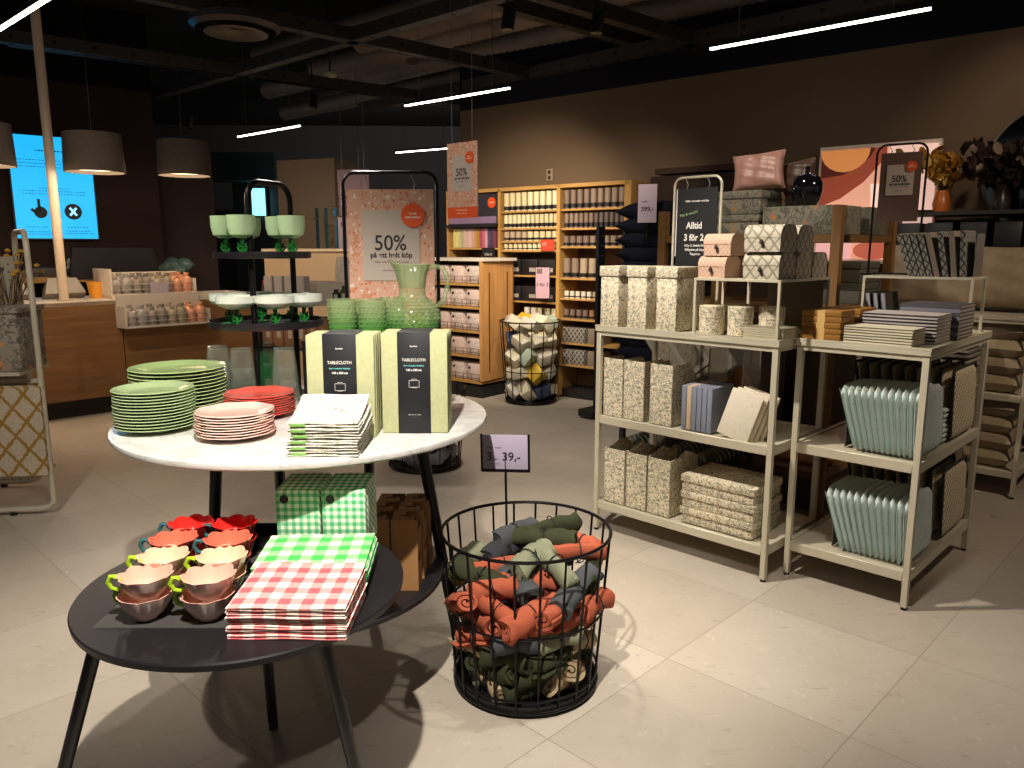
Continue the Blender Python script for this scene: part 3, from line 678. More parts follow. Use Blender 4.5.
# tablecloth packs --------------------------------------------------
LIME = fabric('b7b78c', 70, .3)
def cloth_pack(lab, front=True):
    t = thing('tablecloth_pack', lab, 'tablecloth pack'); w_, h, d = .198, .305, .032
    mb = MB()
    for k in range(3): mb.box((random.uniform(-.001, .001), d*(k+.5)/3, h/2), (w_, d/3, h-random.uniform(0, .004)), bev=.004)
    mb.build('folded_cloth', LIME, t)
    MB().box((-.002, d/2, h/2), (.098, d+.003, h+.003), bev=.001).build('paper_band', mat('17171b', .5, 0, .05), t)
    y = -.0025
    text('TABLECLOTH', .0125, mat('d9d4cc', .6, 0, 0), t, (-.002, y, .219), sx=.92, bold=.0002)
    text('Bordduk', .006, mat('d9d4cc', .6, 0, 0), t, (-.002, y, .262), bold=.0002)
    text('Duk / Bordsduk / Pöytäliina', .0055, mat('6fc3c0', .6, 0, 0), t, (-.002, y, .204), bold=.0002)
    text('145 x 250 cm', .0085, mat('e6e2da', .6, 0, 0), t, (-.002, y, .190), bold=.0003)
    text('100% bomull / cotton', .0045, mat('c9c4bc', .6, 0, 0), t, (-.002, y, .056)); text('- - - - -', .0045, mat('c9c4bc', .6, 0, 0), t, (-.002, y, .049))
    m = MB()
    for a, b in (((-.017, .141), (.013, .141)), ((.013, .141), (.013, .161)), ((.013, .161), (-.017, .161)), ((-.017, .161), (-.017, .141))): m.tube([(a[0], y, a[1]), (b[0], y, b[1])], .0007, 4)
    m.tube([(-.009, y, .161), (-.009, y, .165), (.006, y, .165), (.006, y, .161)], .0006, 4); m.tube([(-.009, y, .139), (.006, y, .139)], .0006, 4); m.build('table_symbol', mat('cfc9c0', .6, 0, 0), t); return t
def leanrow(p, x, y, n, c, k=.034):
    for j in range(n):
        lab = f"light green tablecloth pack in black paper band, {['front','second','third','rear'][j]} of the {c} row"
        L = (x+random.uniform(-.001, .001)*(j > 0), y+j*k, MZ)
        if j == 0: p['label'] = lab; p.location = L; p['group'] = 'tablecloth packs'; p.rotation_euler = (radians(-2), 0, 0)
        else: d = dup(p, L, (radians(-2), 0, 0), lab)
p = cloth_pack('x'); leanrow(p, -.500, 2.21, 4, 'left'); q = dup(p, (0, 0, 0), 0, 'x'); leanrow(q, -.291, 2.265, 4, 'right')

# riser with hobnail glass ------------------------------------------
t = thing('black_riser', 'low black metal riser on the marble table carrying green glassware', 'display riser', (-.455, 2.66, MZ))
MB().box((0, 0, .248), (.46, .34, .012)).build('riser_top', BLKM, t)
for sx_ in (-1, 1):
    for sy in (-1, 1): MB().box((sx_*.222, sy*.162, .121), (.014, .014, .242)).build('leg', BLKM, t)
m = MB(); m.box((.222, 0, .010), (.010, .32, .010)).box((-.222, 0, .010), (.010, .32, .010)).build('side_rail', BLKM, t)
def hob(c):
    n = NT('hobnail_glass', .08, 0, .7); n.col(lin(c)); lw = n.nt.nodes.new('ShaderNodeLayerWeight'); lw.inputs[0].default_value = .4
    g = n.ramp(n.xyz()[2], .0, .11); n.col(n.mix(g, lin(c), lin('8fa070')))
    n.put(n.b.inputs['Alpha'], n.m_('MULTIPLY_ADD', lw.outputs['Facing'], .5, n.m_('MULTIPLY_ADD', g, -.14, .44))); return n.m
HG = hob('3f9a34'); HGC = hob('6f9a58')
def hobdots(prof, rows, n, r, mb):
    for k in range(rows):
        f = (k+.5)/rows*(len(prof)-1); i = int(f); a, b = prof[i], prof[min(i+1, len(prof)-1)]; q = f-i
        rr = a[0]+(b[0]-a[0])*q; z = a[1]+(b[1]-a[1])*q
        for j in range(n):
            an = 2*pi*(j+.5*(k % 2))/n; mb.lathe([(0, -r), (r, 0), (0, r)], 6, M=T(rr*cos(an), rr*sin(an), z))
def hobglass(lab):
    t = thing('hobnail_tumbler', lab, 'glass'); pr = [(.036, .004), (.040, .03), (.043, .07), (.046, .115)]
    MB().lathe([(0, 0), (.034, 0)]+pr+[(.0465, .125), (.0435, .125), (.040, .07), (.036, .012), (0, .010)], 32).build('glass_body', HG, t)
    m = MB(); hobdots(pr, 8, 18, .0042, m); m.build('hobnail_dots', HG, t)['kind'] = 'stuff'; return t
g0 = None; rz_ = MZ+.254
for k, (x, y, lab) in enumerate([(-.560, 2.55, 'front left'), (-.462, 2.55, 'front centre'), (-.590, 2.655, 'rear left'), (-.505, 2.665, 'rear centre'), (-.425, 2.745, 'rear right')]):
    lab = f'green hobnail glass tumbler, {lab} on the black riser'
    if g0 is None: g0 = hobglass(lab); g0['group'] = 'green hobnail tumblers'; g0.location = (x, y, rz_); g0.scale = (1.0, 1.0, 1.0)
    else: dup(g0, (x, y, rz_), k, lab)
t = thing('hobnail_pitcher', 'green hobnail glass pitcher with round belly and looped handle', 'pitcher', (-.335, 2.60, rz_))
pr = [(.045, .006), (.082, .03), (.093, .065), (.085, .10), (.055, .128)]
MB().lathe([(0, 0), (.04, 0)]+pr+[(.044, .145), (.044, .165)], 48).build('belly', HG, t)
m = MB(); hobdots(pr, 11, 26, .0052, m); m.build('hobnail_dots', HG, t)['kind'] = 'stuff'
def spout(a, r, z, k): 
    q = max(0, cos(a-pi*1.0))**6*max(0, (z-.17))*6; return (r*(1+.9*q*.6)*(1+.03*cos(14*a)), z+.012*q*3)
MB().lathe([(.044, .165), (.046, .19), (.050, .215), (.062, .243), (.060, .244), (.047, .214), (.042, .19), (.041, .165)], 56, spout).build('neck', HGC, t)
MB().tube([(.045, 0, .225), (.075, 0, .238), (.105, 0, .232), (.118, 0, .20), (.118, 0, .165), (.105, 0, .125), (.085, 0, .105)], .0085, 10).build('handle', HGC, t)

# clear tumblers standing upside down --------------------------------
CG = glass('868e80', .03, .09); GG = glass('245c30', .05, .18)
def tall(m_, lab, grp):
    t = thing('upturned_glass', lab, 'glass'); 
    for k, z in enumerate((0, .075)):
        mm = MB().lathe([(.050-.004*k, z), (.046-.004*k, z+.06), (.036-.001*k, z+.125), (0, z+.128), (0, z+.118), (.033-.001*k, z+.115), (.043-.004*k, z+.06), (.047-.004*k, z)], 28).build('glass_body' if k == 0 else 'stacked_glass', m_, t)
    t['group'] = grp; return t
g = None
for x, y, lab in [(-1.075, 2.79, 'farthest left'), (-.965, 2.72, 'just left of the black post'), (-.815, 2.73, 'right of the black post'), (-.70, 2.73, 'nearest the tablecloths')]:
    lab = f'pair of clear upturned glasses, {lab}'
    if g is None: g = tall(CG, lab, 'clear upturned glasses'); g.location = (x, y, MZ)
    else: dup(g, (x, y, MZ), 0, lab)
g = tall(GG, 'pair of green upturned glasses behind the black post', 'green upturned glasses'); g.location = (-.915, 2.84, MZ)
dup(g, (-.72, 2.85, MZ), 0, 'pair of green upturned glasses close behind the tablecloths')

# tiered stand --------------------------------------------------------
sx0, sy0 = -.925, 2.90
t = thing('tiered_stand', 'black metal two-tier stand with round trays and arched handle', 'display stand', (sx0, sy0, MZ))
pa = Vector((-.012, -.10, 0)); pb = Vector((.075, .12, 0)); d = (pb-pa); L_ = d.length; d.normalize(); r = .06; h = .785
pts = [pa, pa+Vector((0, 0, h-r))]+[pa+d*(r-r*cos(pi/2*k/6))+Vector((0, 0, h-r+r*sin(pi/2*k/6))) for k in range(1, 7)]+[pb-d*(r-r*sin(pi/2*k/6))+Vector((0, 0, h-r+r*cos(pi/2*k/6))) for k in range(0, 7)]+[pb]
MB().tube(pts, .011, 10).build('post_arch', BLKM, t)
MB().lathe([(0, .0), (.13, 0), (.13, .006), (0, .006)], 40).build('base_plate', BLKM, t)
MB().lathe([(0, .262), (.205, .262), (.208, .266), (.208, .288), (.204, .288), (.203, .270), (0, .270)], 64).build('lower_tray', BLKT, t)
MB().lathe([(0, .514), (.172, .514), (.175, .518), (.175, .538), (.171, .538), (.170, .522), (0, .522)], 64).build('upper_tray', BLKT, t)
def stembowl(cup, lab, wide, grp):
    t = thing('cactus_stem_bowl', lab, 'bowl'); r_, h_ = (.049, .082) if not wide else (.071, .050); z0 = .062
    MB().lathe([(0, z0), (r_*.45, z0+.003), (r_*.85, z0+.014), (r_*.99, z0+h_*.5), (r_, z0+h_), (r_*.96, z0+h_), (r_*.93, z0+h_*.45), (r_*.7, z0+.014), (0, z0+.01)], 40).build('cup', mat(cup, .3, 0, .04, spec=.5), t)
    gm = mat('1f6b2b', .25); m = MB(); m.cyl((0, 0, .004), (0, 0, z0), .006, .008, 10)
    for k in range(6):
        a = k*pi/3; z = .018+.012*(k % 3); m.tube([(0, 0, z), (.013*cos(a), .013*sin(a), z+.004), (.018*cos(a), .018*sin(a), z+.017)], [.004, .0045, .003], 7)
    m.build('cactus_stem', gm, t); MB().lathe([(0, 0), (.032, 0), (.032, .003), (0, .006)], 28).build('foot', mat('3f9a55', .15), t); t['group'] = grp; return t
g = None
for x, y, lab in [(-.125, -.03, 'leftmost'), (-.085, .10, 'behind the leftmost'), (-.035, -.115, 'in front beside the post'), (.055, .035, 'right of centre'), (.125, -.05, 'rightmost')]:
    lab = f'pale green cup on cactus stem, {lab} on the upper tray'
    L = (sx0+x, sy0+y, MZ+.522)
    if g is None: g = stembowl('b8d4a4', lab, 0, 'green cactus-stem cups'); g.location = L
    else: dup(g, L, 0, lab)
g = None
for x, y, lab in [(-.145, .02, 'leftmost'), (-.07, -.115, 'front left beside the post'), (-.05, .10, 'rear left'), (.065, -.10, 'front right'), (.075, .07, 'rear right'), (.148, -.02, 'rightmost')]:
    lab = f'milky white wide bowl on cactus stem, {lab} on the lower tray'
    L = (sx0+x, sy0+y, MZ+.270)
    if g is None: g = stembowl('cfd4c8', lab, 1, 'white cactus-stem bowls'); g.location = L
    else: dup(g, L, 0, lab)

# sign frames ---------------------------------------------------------
def sign_frame(name, lab, loc, rz, w_, h, ps, pm_, tube, post_w=.007, z0=.0, hooks=True, pz0=None):
    """rounded inverted-U frame with a poster hung on two hooks; ps=(pw,ph,top)"""
    t = thing(name, lab, 'sign stand', loc, rz); r = .045; a = w_/2
    pts = [(-a, 0, 0), (-a, 0, h-r)]+[(-a+r-r*cos(pi/2*k/6), 0, h-r+r*sin(pi/2*k/6)) for k in range(1, 7)]+[(a-r+r*sin(pi/2*k/6), 0, h-r+r*cos(pi/2*k/6)) for k in range(0, 7)]+[(a, 0, 0)]
    MB().tube(pts, post_w, 8).build('frame_tube', tube, t)
    MB().box((-a, 0, .004), (.05, .14, .008)).box((a, 0, .004), (.05, .14, .008)).box((0, .0, .006), (w_, .02, .008)).build('base', tube, t)
    pw, ph, top = ps; p = MB().box((0, 0, top-ph/2), (pw, .004, ph)).build('poster', pm_, t)
    for s_ in (-1, 1):
        x = s_*pw*.27; MB().tube([(x, 0, h), (x-.008, 0, h-.012), (x, 0, h-.022), (x+.006, 0, (h+top)/2-.012), (x, 0, top+.002), (x, 0, top-.008)], .0022, 6).build('hook', mat('8f8a80', .4, .5), t)
    return t, p
TZ = terrazzo('c99a80', 'b8502c', 'bf7650', 26)
INKB = mat('231c22', .6, 0, 0); ORG = mat('d84f14', .6, 0, 0); PAP = mat('b3a598', .7, 0, .02)
def sale_face(p, w_, top, ph, sc_, badge=True, lx=0):
    """white panel with 50% lettering on a poster; sizes relative to poster width"""
    pw = w_*.66; z1 = top-ph*.175; hh = w_*.80
    MB().box((lx, -.0035, z1-hh/2), (pw, .003, hh)).build('white_panel', PAP, p)
    y = -.0055
    text('50%', w_*.245, INKB, p, (lx-.003, y, z1-hh*.56), sx=.92, bold=w_*.002)
    text('på ett helt köp', w_*.082, INKB, p, (lx, y, z1-hh*.665), sx=1.0, bold=w_*.0022)
    text('Gäller medlemmar t.o.m. söndag', w_*.030, mat('77696a', .6, 0, 0), p, (lx, y, z1-hh*.74)); text('kan ej kombineras', w_*.028, mat('77696a', .6, 0, 0), p, (lx, y, z1-hh*.86))
    if badge:
        MB().cyl((w_*.26, -.009, z1-hh*.07), (w_*.26, -.0045, z1-hh*.07), w_*.135, n=36).build('orange_badge', ORG, p)
        text('KLUBB', w_*.03, mat('f6d6c4', .6, 0, 0), p, (w_*.26, -.0102, z1-hh*.055), bold=.0003); text('MEDLEMMAR', w_*.03, mat('f6d6c4', .6, 0, 0), p, (w_*.26, -.0102, z1-hh*.11), bold=.0003)
t, p = sign_frame('sale_sign', 'pink terrazzo 50% sale poster hanging in a black tube frame', (-.452, 2.93, MZ), 0, .348, .825, (.322, .44, .765), TZ, BLKM)
sale_face(p, .322, .765, .44, 1)
MB().box((.03, -.0035, .765-.425), (.06, .003, .03)).build('orange_strip', ORG, p)

# ================================================================ WIRE BASKETS with rolled cloths
def wire_basket(lab, loc, r0, r1, h, nv, rings, wr=.0042, rim=.006):
    t = thing('wire_basket', lab, 'basket', loc)
    def ring(z, r, w_): MB().tube([(r*cos(2*pi*k/48), r*sin(2*pi*k/48), z) for k in range(48)], w_, 8, True).build('ring', BLKM, t)
    ring(h, r1, rim); ring(.02, r0+.004, .006)
    for f in rings: ring(h*f, r0+(r1-r0)*f, wr)
    for k in range(nv):
        a = 2*pi*k/nv; m = MB(); rr = r1
        m.tube([(r1*cos(a), r1*sin(a), h), (r0*cos(a), r0*sin(a), .012), ((r0-.05)*cos(a), (r0-.05)*sin(a), .006)], wr, 6)
        m.build('upright_wire', BLKM, t)
    MB().lathe([(0, .006), (r0-.02, .006), (r0, .012), (r0, .04), (r0-.004, .04), (r0-.006, .012), (0, .01)], 48).build('base_tray', mat('131215', .5), t); return t
BX, BY = .048, 2.505
wire_basket('black wire basket filled with rolled cloth napkins in the foreground', (BX, BY, 0), .245, .288, .552, 22, (.11, .52))
SPC = {}
def roll(c, L_, r, lab, grp='rolled cloth napkins in the foreground basket'):
    k = (c, round(L_, 2), round(r, 3))
    if k in SPC: return dup(SPC[k], label=lab)
    rnd = random.Random(len(SPC)+3); t = thing('rolled_napkin', lab, 'cloth roll', group=grp)
    turns, th = 2.15, r*.34; out = []; inn = []; n = 44
    for i in range(n+1):
        f = i/n; a = f*turns*2*pi; rr = r*(1-.80*f); 
        out.append((rr*cos(a)*1.12, rr*sin(a)*.9)); inn.append(((rr-th*.80)*cos(a)*1.12, (rr-th*.80)*sin(a)*.9))
    m = MB(); ns = 9; poly = out+inn[::-1]; vs = []; npl = len(poly)
    for j in range(ns):
        f = j/(ns-1); x = (f-.5)*L_; pin = 1-.16*math.exp(-((f-.5)/.12)**2)+.05*sin(f*7+rnd.random()*6); ty = .012*sin(f*3.1+rnd.random()); tz = .05*r*sin(f*9)
        for (a_, b_) in poly: vs.append((x+.006*sin(a_*90), a_*pin+ty, b_*pin+tz))
    fs = [(j*npl+i, j*npl+(i+1) % npl, (j+1)*npl+(i+1) % npl, (j+1)*npl+i) for j in range(ns-1) for i in range(npl)]
    m.add(vs, fs, True)
    for j in (0, ns-1):
        for i in range(n): 
            a, b, c_, d_ = j*npl+i, j*npl+i+1, j*npl+npl-2-i, j*npl+npl-1-i; m.add([vs[a], vs[b], vs[c_], vs[d_]], [(0, 1, 2, 3) if j == 0 else (3, 2, 1, 0)], False)
    m.build('rolled_cloth', fabric(c, 45, .6), t)
    cord = MB(); cr = r*.99
    cord.tube([(0, cr*.97*cos(2*pi*q/20)*1.02+.012*sin(1.5), cr*.88*sin(2*pi*q/20)) for q in range(20)], .0022, 5, True)
    top = cr*.9; cord.tube([(-.012, .015, top+.002), (0, .008, top+.006), (.012, .018, top+.003), (.004, .006, top+.004), (-.014, -.004, top+.002)], .002, 5)
    cord.build('cord', mat('1c1a1a', .8), t); SPC[k] = t; return t
ORA, DGR, GRY, SAG, BEI, CHA = 'ad5a41', '3a3d29', '4c4e50', '888a70', 'b09a78', '3b3b40'
CN_ = {ORA: 'orange', DGR: 'dark olive green', GRY: 'slate grey', SAG: 'sage green', BEI: 'beige', CHA: 'charcoal grey'}
cnt = 0
def put(c, L_, x, y, z, yaw, pitch, rl, where, r=.036):
    global cnt
    o = roll(c, L_, r, f"{CN_[c]} rolled cloth tied with cord, {where}"); o.location = (BX+x, BY+y, z-.015*(z > .3)); o['label'] = f"{CN_[c]} rolled cloth tied with cord, {where}"
    o.rotation_mode = 'XYZ'; o.rotation_euler = (rl, -pitch, yaw); cnt += 1
random.seed(21)
lay = [(.056, .165, [BEI, BEI, DGR, BEI, SAG, BEI, DGR, BEI], 'bottom'), (.115, .178, [DGR, DGR, BEI, DGR, GRY, DGR, BEI, DGR], 'second lowest'), (.174, .186, [ORA, DGR, BEI, DGR, DGR, BEI, ORA, GRY], 'third lowest'),
       (.232, .194, [GRY, ORA, GRY, DGR, BEI, ORA, GRY, SAG], 'middle'), (.290, .200, [ORA, ORA, ORA, GRY, ORA, ORA, BEI, ORA], 'upper middle')]
dirs = ['facing right', 'at back right', 'at the back', 'at back left', 'facing left', 'at front left', 'at the front', 'at front right']
for li, (z, rad, cs, nm) in enumerate(lay):
    for k in range(8):
        a = 2*pi*k/8+.2*li; x, y = rad*cos(a), rad*sin(a)
        put(cs[(k+li*3) % 8], .155, x, y, z, a+pi/2+random.uniform(-.45, .45), random.uniform(-.25, .25), random.uniform(0, 6), f"{nm} layer {dirs[k]}", .043)
    put(random.choice([DGR, ORA, GRY]), .17, .0, -.02, z, random.uniform(0, 3), 0, 1, f'{nm} layer in the core', .05)
topr = [  # colour, length, x, y, z, yaw, pitch, roll, where
 (ORA, .19, -.20, -.10, .345, 1.9, -.5, .3, 'slanting down against the left wires'), (DGR, .22, -.14, -.06, .41, -.55, -.15, .8, 'large, on the left side below the rim'),
 (ORA, .20, -.075, -.17, .35, -.75, -.25, 2.2, 'left of the front, end facing out'), (ORA, .22, .02, -.2, .345, .65, .2, 1.1, 'at the front centre with bow'),
 (ORA, .22, .10, -.15, .37, .9, .1, 2.9, 'at the front right below the sage roll'), (GRY, .22, .155, -.12, .40, 1.05, .25, .2, 'on the right sloping to the front'),
 (SAG, .20, .09, -.06, .455, -.95, -.2, 1.7, 'in the middle right pointing to the viewer'), (SAG, .17, .02, -.05, .475, .95, .25, .6, 'highest at centre, leaning upward'),
 (ORA, .19, .17, .06, .46, .15, .0, 2.4, 'at the right just under the rim'), (DGR, .23, .06, .10, .49, -.1, .0, .1, 'long, lying across the back'),
 (DGR, .21, .09, .17, .50, .4, .18, 1.9, 'topmost at the back right'), (GRY, .18, -.03, .13, .485, .7, .1, 1.2, 'behind the long green roll'),
 (CHA, .19, -.07, .08, .45, 1.0, .1, .9, 'dark, left of the long green roll'), (ORA, .20, -.07, .0, .43, .2, .1, 2.0, 'lying across left of centre'),
 (SAG, .17, -.19, .05, .42, 1.1, .3, .4, 'standing at the far left'), (ORA, .17, .19, .13, .44, -.6, 0, 1.3, 'at the far right behind the wires'),
 (GRY, .18, -.03, -.10, .41, -1.0, -.1, .3, 'between the orange rolls at left centre'), (DGR, .19, .19, -.03, .40, 1.3, .1, 2.2, 'dark, pushed against the right wires'),
 (ORA, .15, .21, -.10, .34, .9, .1, 1.4, 'bulging between the right wires'), (ORA, .19, .01, -.06, .40, .3, 0, .7, 'under the sage rolls at centre'), (BEI, .17, -.12, .12, .40, .5, 0, .7, 'beige under the left back'), (DGR, .2, .07, .03, .42, .9, 0, .3, 'beneath the top mound'),
 (ORA, .16, -.10, -.12, .40, .1, .2, 1.8, 'small, right of the large green roll'), (GRY, .16, .12, .16, .44, .2, 0, .4, 'low at the back right')]
for a in topr: put(a[0], a[1], a[2]*1.08, a[3]*1.08, *a[4:], .042)
# price sign standing in the basket
t = thing('price_sign', 'small lilac price card reading 3 för 39,- on a black rod', 'price sign', (-.018, BY+.19, .40))
MB().cyl((0, 0, 0), (0, 0, .37), .0045, n=10).build('rod', BLKM, t)
fr = MB(); fr.box((0, 0, .305), (.172, .008, .012)).box((-.086, 0, .37), (.008, .008, .14)).box((.086, 0, .37), (.008, .008, .14)); fr.build('card_holder', BLKM, t)
pc = MB().box((0, -.002, .374), (.166, .004, .128), bev=.001).build('price_card', mat('aa9db0', .5, 0, .02), t)
text('3', .044, INKB, pc, (-.058, -.0045, .343), bold=.0006); text('för', .016, INKB, pc, (-.037, -.0045, .343)); text('39,-', .044, INKB, pc, (.022, -.0045, .343), bold=.0006)
text('Servett / Napkin', .008, INKB, pc, (-.04, -.0045, .388)); text('Ord. pris 19,90', .006, INKB, pc, (-.04, -.0045, .328))
t.rotation_euler = (0, radians(-1), radians(-8))

# ================================================================ SHELF UNITS
YW = radians(-44.1)
UL = Vector((.438, 3.971, 0)); UR = Vector((1.262, 3.383, 0)); UM = Vector((2.323, 5.142, 0))
def un(O, x, y, z=0):
    return Vector((O.x+x*cos(YW)-y*sin(YW), O.y+x*sin(YW)+y*cos(YW), z))
def shelf_unit(lab, O, w_, d, top=1.10):
    t = thing('shelf_unit', lab, 'shelf unit', O, YW, 'cream metal shelf units'); q = .026
    for x in (q/2, w_-q/2):
        for y in (q/2, d-q/2):
            l = MB().box((x, y, (top-.03)/2+.006), (q, q, top-.042), bev=.002, seg=1).build('post', CREAM, t)
            MB().cyl((x, y, 0), (x, y, .014), .012, n=12).build('foot', DARK, l)
    for z, nm in ((.168, 'lower_shelf'), (.635, 'middle_shelf')):
        m = MB(); m.box((w_/2, d/2, z-.009), (w_-2*q*.5, d-q*.4, .006)); 
        m.box((w_/2, .012, z-.022), (w_-2*q, .020, .044), bev=.003, seg=1).box((w_/2, d-.012, z-.022), (w_-2*q, .020, .044)).box((.012, d/2, z-.022), (.020, d-2*q, .044)).box((w_-.012, d/2, z-.022), (.020, d-2*q, .044))
        m.build(nm, CREAM, t)
    m = MB(); m.box((w_/2, d/2, top-.012), (w_+.012, d+.012, .024), bev=.003, seg=1); m.box((w_/2, d/2, top-.034), (w_-.004, d-.004, .02)); m.build('top_shelf', CREAM, t)
    m = MB(); e = .006; m.box((w_/2, -e+.004, top+.004), (w_+.012, .008, .010)).box((w_/2, d+e-.004, top+.004), (w_+.012, .008, .010)).box((-e+.004, d/2, top+.004), (.008, d, .010)).box((w_+e-.004, d/2, top+.004), (.008, d, .010)); m.build('rim_strip', CREAM, t)
    return t
shelf_unit('cream metal shelf unit with flower-print boxes and files, left of the pair', UL, .984, .54)
shelf_unit('cream metal shelf unit with mint seat pads, right of the pair', UR, .538, .926)
shelf_unit('cream metal shelf unit full of beige pillows at the right edge', UM, .984, .60)
def riser(lab, O, x0, x1, y0, y1, h=.265, z=1.10, mid=True):
    c = un(O, x0, y0, z); t = thing('shelf_riser', lab, 'shelf riser', c, YW, 'cream metal risers'); w_, d, q = x1-x0, y1-y0, .012
    for x in (q/2, w_-q/2):
        for y in ((q/2, d-q/2, d*.5) if mid and x < .1 else (q/2, d-q/2)): MB().box((x, y, (h-.012)/2), (q, q, h-.012)).build('leg', CREAM, t)
    MB().box((w_/2, d/2, h-.006), (w_, d, .012), bev=.001, seg=1).build('riser_top', CREAM, t)
    if mid: MB().box((w_*.60, d-.012, (h-.02)/2), (w_*.66, .006, h-.03)).build('back_panel', mat('6f6450', .7), t)
    return t
riser('cream metal riser on the left unit carrying patterned chest boxes', UL, .56, .978, .0, .53)
riser('cream metal riser at the back of the right unit carrying patterned books', UR, .01, .50, .69, .92, mid=False)
FL = floral('e4d6ba', '9a7450', '84806f', 19); FLD = floral('dfd1b4', '93704a', '827e6c', 17)
def pbox(name, lab, cat, O, x, y, z, w_, d, h, m, group=None, lid=None, bev=.003):
    t = thing(name, lab, cat, un(O, x+w_/2, y+d/2, z), YW, group)
    if lid:
        MB().box((0, 0, (h-lid)/2-.001), (w_-.012, d-.012, h-lid-.002), bev=bev).build('box_body', m, t)
        MB().box((0, 0, h-lid/2), (w_, d, lid), bev=bev).build('lid', m, t)
    else:
        MB().box((0, 0, h/2), (w_, d, h), bev=bev).build('box_body', m, t)
    return t
# tall boxes on the top (open files)
def magfile(lab, O, x, y, z, w_, d, h, m, group, lug=0, spine=True):
    """magazine file: closed spine to the front, sloped cut sides to the rear"""
    t = thing('magazine_file', lab, 'magazine file', un(O, x+w_/2, y, z), YW, group); th = .004
    prof = [(0, 0), (d, 0), (d, h*(.62 if lug else .5)), (d*.62, h), (0, h)] if not lug else [(0, 0), (d, 0), (d, h*.95), (d*.55, h+.03), (d*.25, h*1.0), (0, h)]
    A = Matrix(((0, 0, 1, 0), (1, 0, 0, 0), (0, 1, 0, 0), (0, 0, 0, 1)))
    m_ = MB()
    m_.prism(prof, -w_/2, -w_/2+th, A); m_.prism(prof, w_/2-th, w_/2, A); m_.build('side_wall', m, t)
    MB().box((0, th/2, h/2), (w_-.0002, th, h), bev=.001, seg=1).build('spine', m, t)
    MB().box((0, d-th/2, h*.27), (w_-.0002, th, h*.54)).build('rear_wall', m, t); MB().box((0, d/2, th/2), (w_-.009, d-.009, th)).build('bottom', m, t)
    return t
for i, (x, nm) in enumerate([(-.0, 'left'), (.168, 'middle'), (.338, 'right')]):
    pbox('tall_box', f'tall flower-print box, {nm} of three on the left unit top', 'storage box', UL, x, .015, 1.104, .124, .27, .305, FL, 'tall flower-print boxes', .05)
for i, (x, w_, nm) in enumerate([(.030, .122, 'left'), (.158, .124, 'middle'), (.318, .128, 'right')]):
    magfile(f'flower-print file with flat top, {nm} of three on the middle shelf', UL, x, .03, .635, w_, .26, .302, FL, 'flower-print files on the middle shelf', 0)
for i, (x, w_, nm) in enumerate([(.046, .130, 'left'), (.188, .124, 'middle'), (.322, .130, 'right')]):
    magfile(f'flower-print file with notched sides, {nm} of three on the bottom shelf', UL, x, .03, .168, w_, .26, .292, FLD, 'flower-print files on the bottom shelf', 1)
for i in range(3):
    pbox('flat_storage_box', f'flat flower-print lidded box, {nth(i, 3)} of the stack on the bottom shelf', 'storage box', UL, .513+.003*(i % 2), .03, .168+i*.0815, .386, .29, .080, FLD, 'flat flower-print boxes', .034)
# binders
BIN = mat('868a9a', .6, 0, .04)
for i in range(6):
    t = thing('blue_grey_binder', f'blue-grey album standing, {nth(i, 6, "left", "right")} of the row', 'binder', un(UL, .500+i*.0275+.013, .03, .635), YW, 'blue-grey albums')
    MB().box((0, .105, .108), (.0255, .21, .216), bev=.004).build('cover', BIN, t)
    MB().box((0, .108, .108), (.019, .206, .211)).build('pages', mat('c9c1b0', .8), t)
    if i == 1: 
        for q in [q for q in t.children if q.name.startswith('cover')]: q.data.materials[0] = mat('d2b79a', .6)
        t['label'] = 'cream album standing among the blue-grey albums'
# leaning notebooks
for i in range(4):
    t = thing('leaning_notebook', f'cream speckled notebook leaning left, {nth(i, 4, "left", "right")} in the row', 'notebook', un(UL, .715+i*.030, .02+i*.015, .635+.002), YW, 'leaning speckled notebooks')
    n = floral('e6dccb', 'c9ae88', 'cdbfa4', 70)
    o = MB().box((.0, .0, .112), (.155, .020, .222), bev=.003).build('notebook_cover', n, t); p_ = MB().box((.003, .0, .112), (.152, .015, .218)).build('pages', mat('c7b48f', .8), t)
    t.rotation_euler = (radians(-8), radians(15), YW); t.location = un(UL, .775+i*.012, .025+i*.028, .635+.001)
# riser content
def tube_box(lab, O, x, y, r, h):
    t = thing('round_box', lab, 'round box', un(O, x, y, 1.106), YW, 'round flower-print boxes'); MB().lathe([(0, 0), (r-.002, 0), (r-.002, h*.62), (0, h*.62)], 36).build('box_body', FL, t)
    MB().lathe([(r, h*.58), (r, h-.002), (r-.003, h), (0, h), (0, h-.003), (r-.003, h*.58)], 36).build('lid', FLD, t)
for i, (x, y, nm) in enumerate([(.652, .065, 'left front'), (.782, .095, 'right front'), (.90, .16, 'behind at right'), (.70, .21, 'behind at left')]):
    tube_box(f'round flower-print box under the riser, {nm}', UL, x-.03, y, .058, .132)
for i in range(5):
    t = thing('cream_book', f'cream paperback lying under the riser, {nth(i, 5)} of the stack', 'book', un(UL, .90, .07, 1.104+i*.0105), YW+radians((i % 3)-1), 'cream paperbacks'); MB().box((0, 0.03, .005), (.185, .16, .0095), bev=.003).build('pages', mat('c9bfa2', .8), t)
    MB().box((0, .03, .0100), (.187, .162, .0008)).build('cover', mat('8e8670' if i == 4 else 'cfc6ac', .6), t)
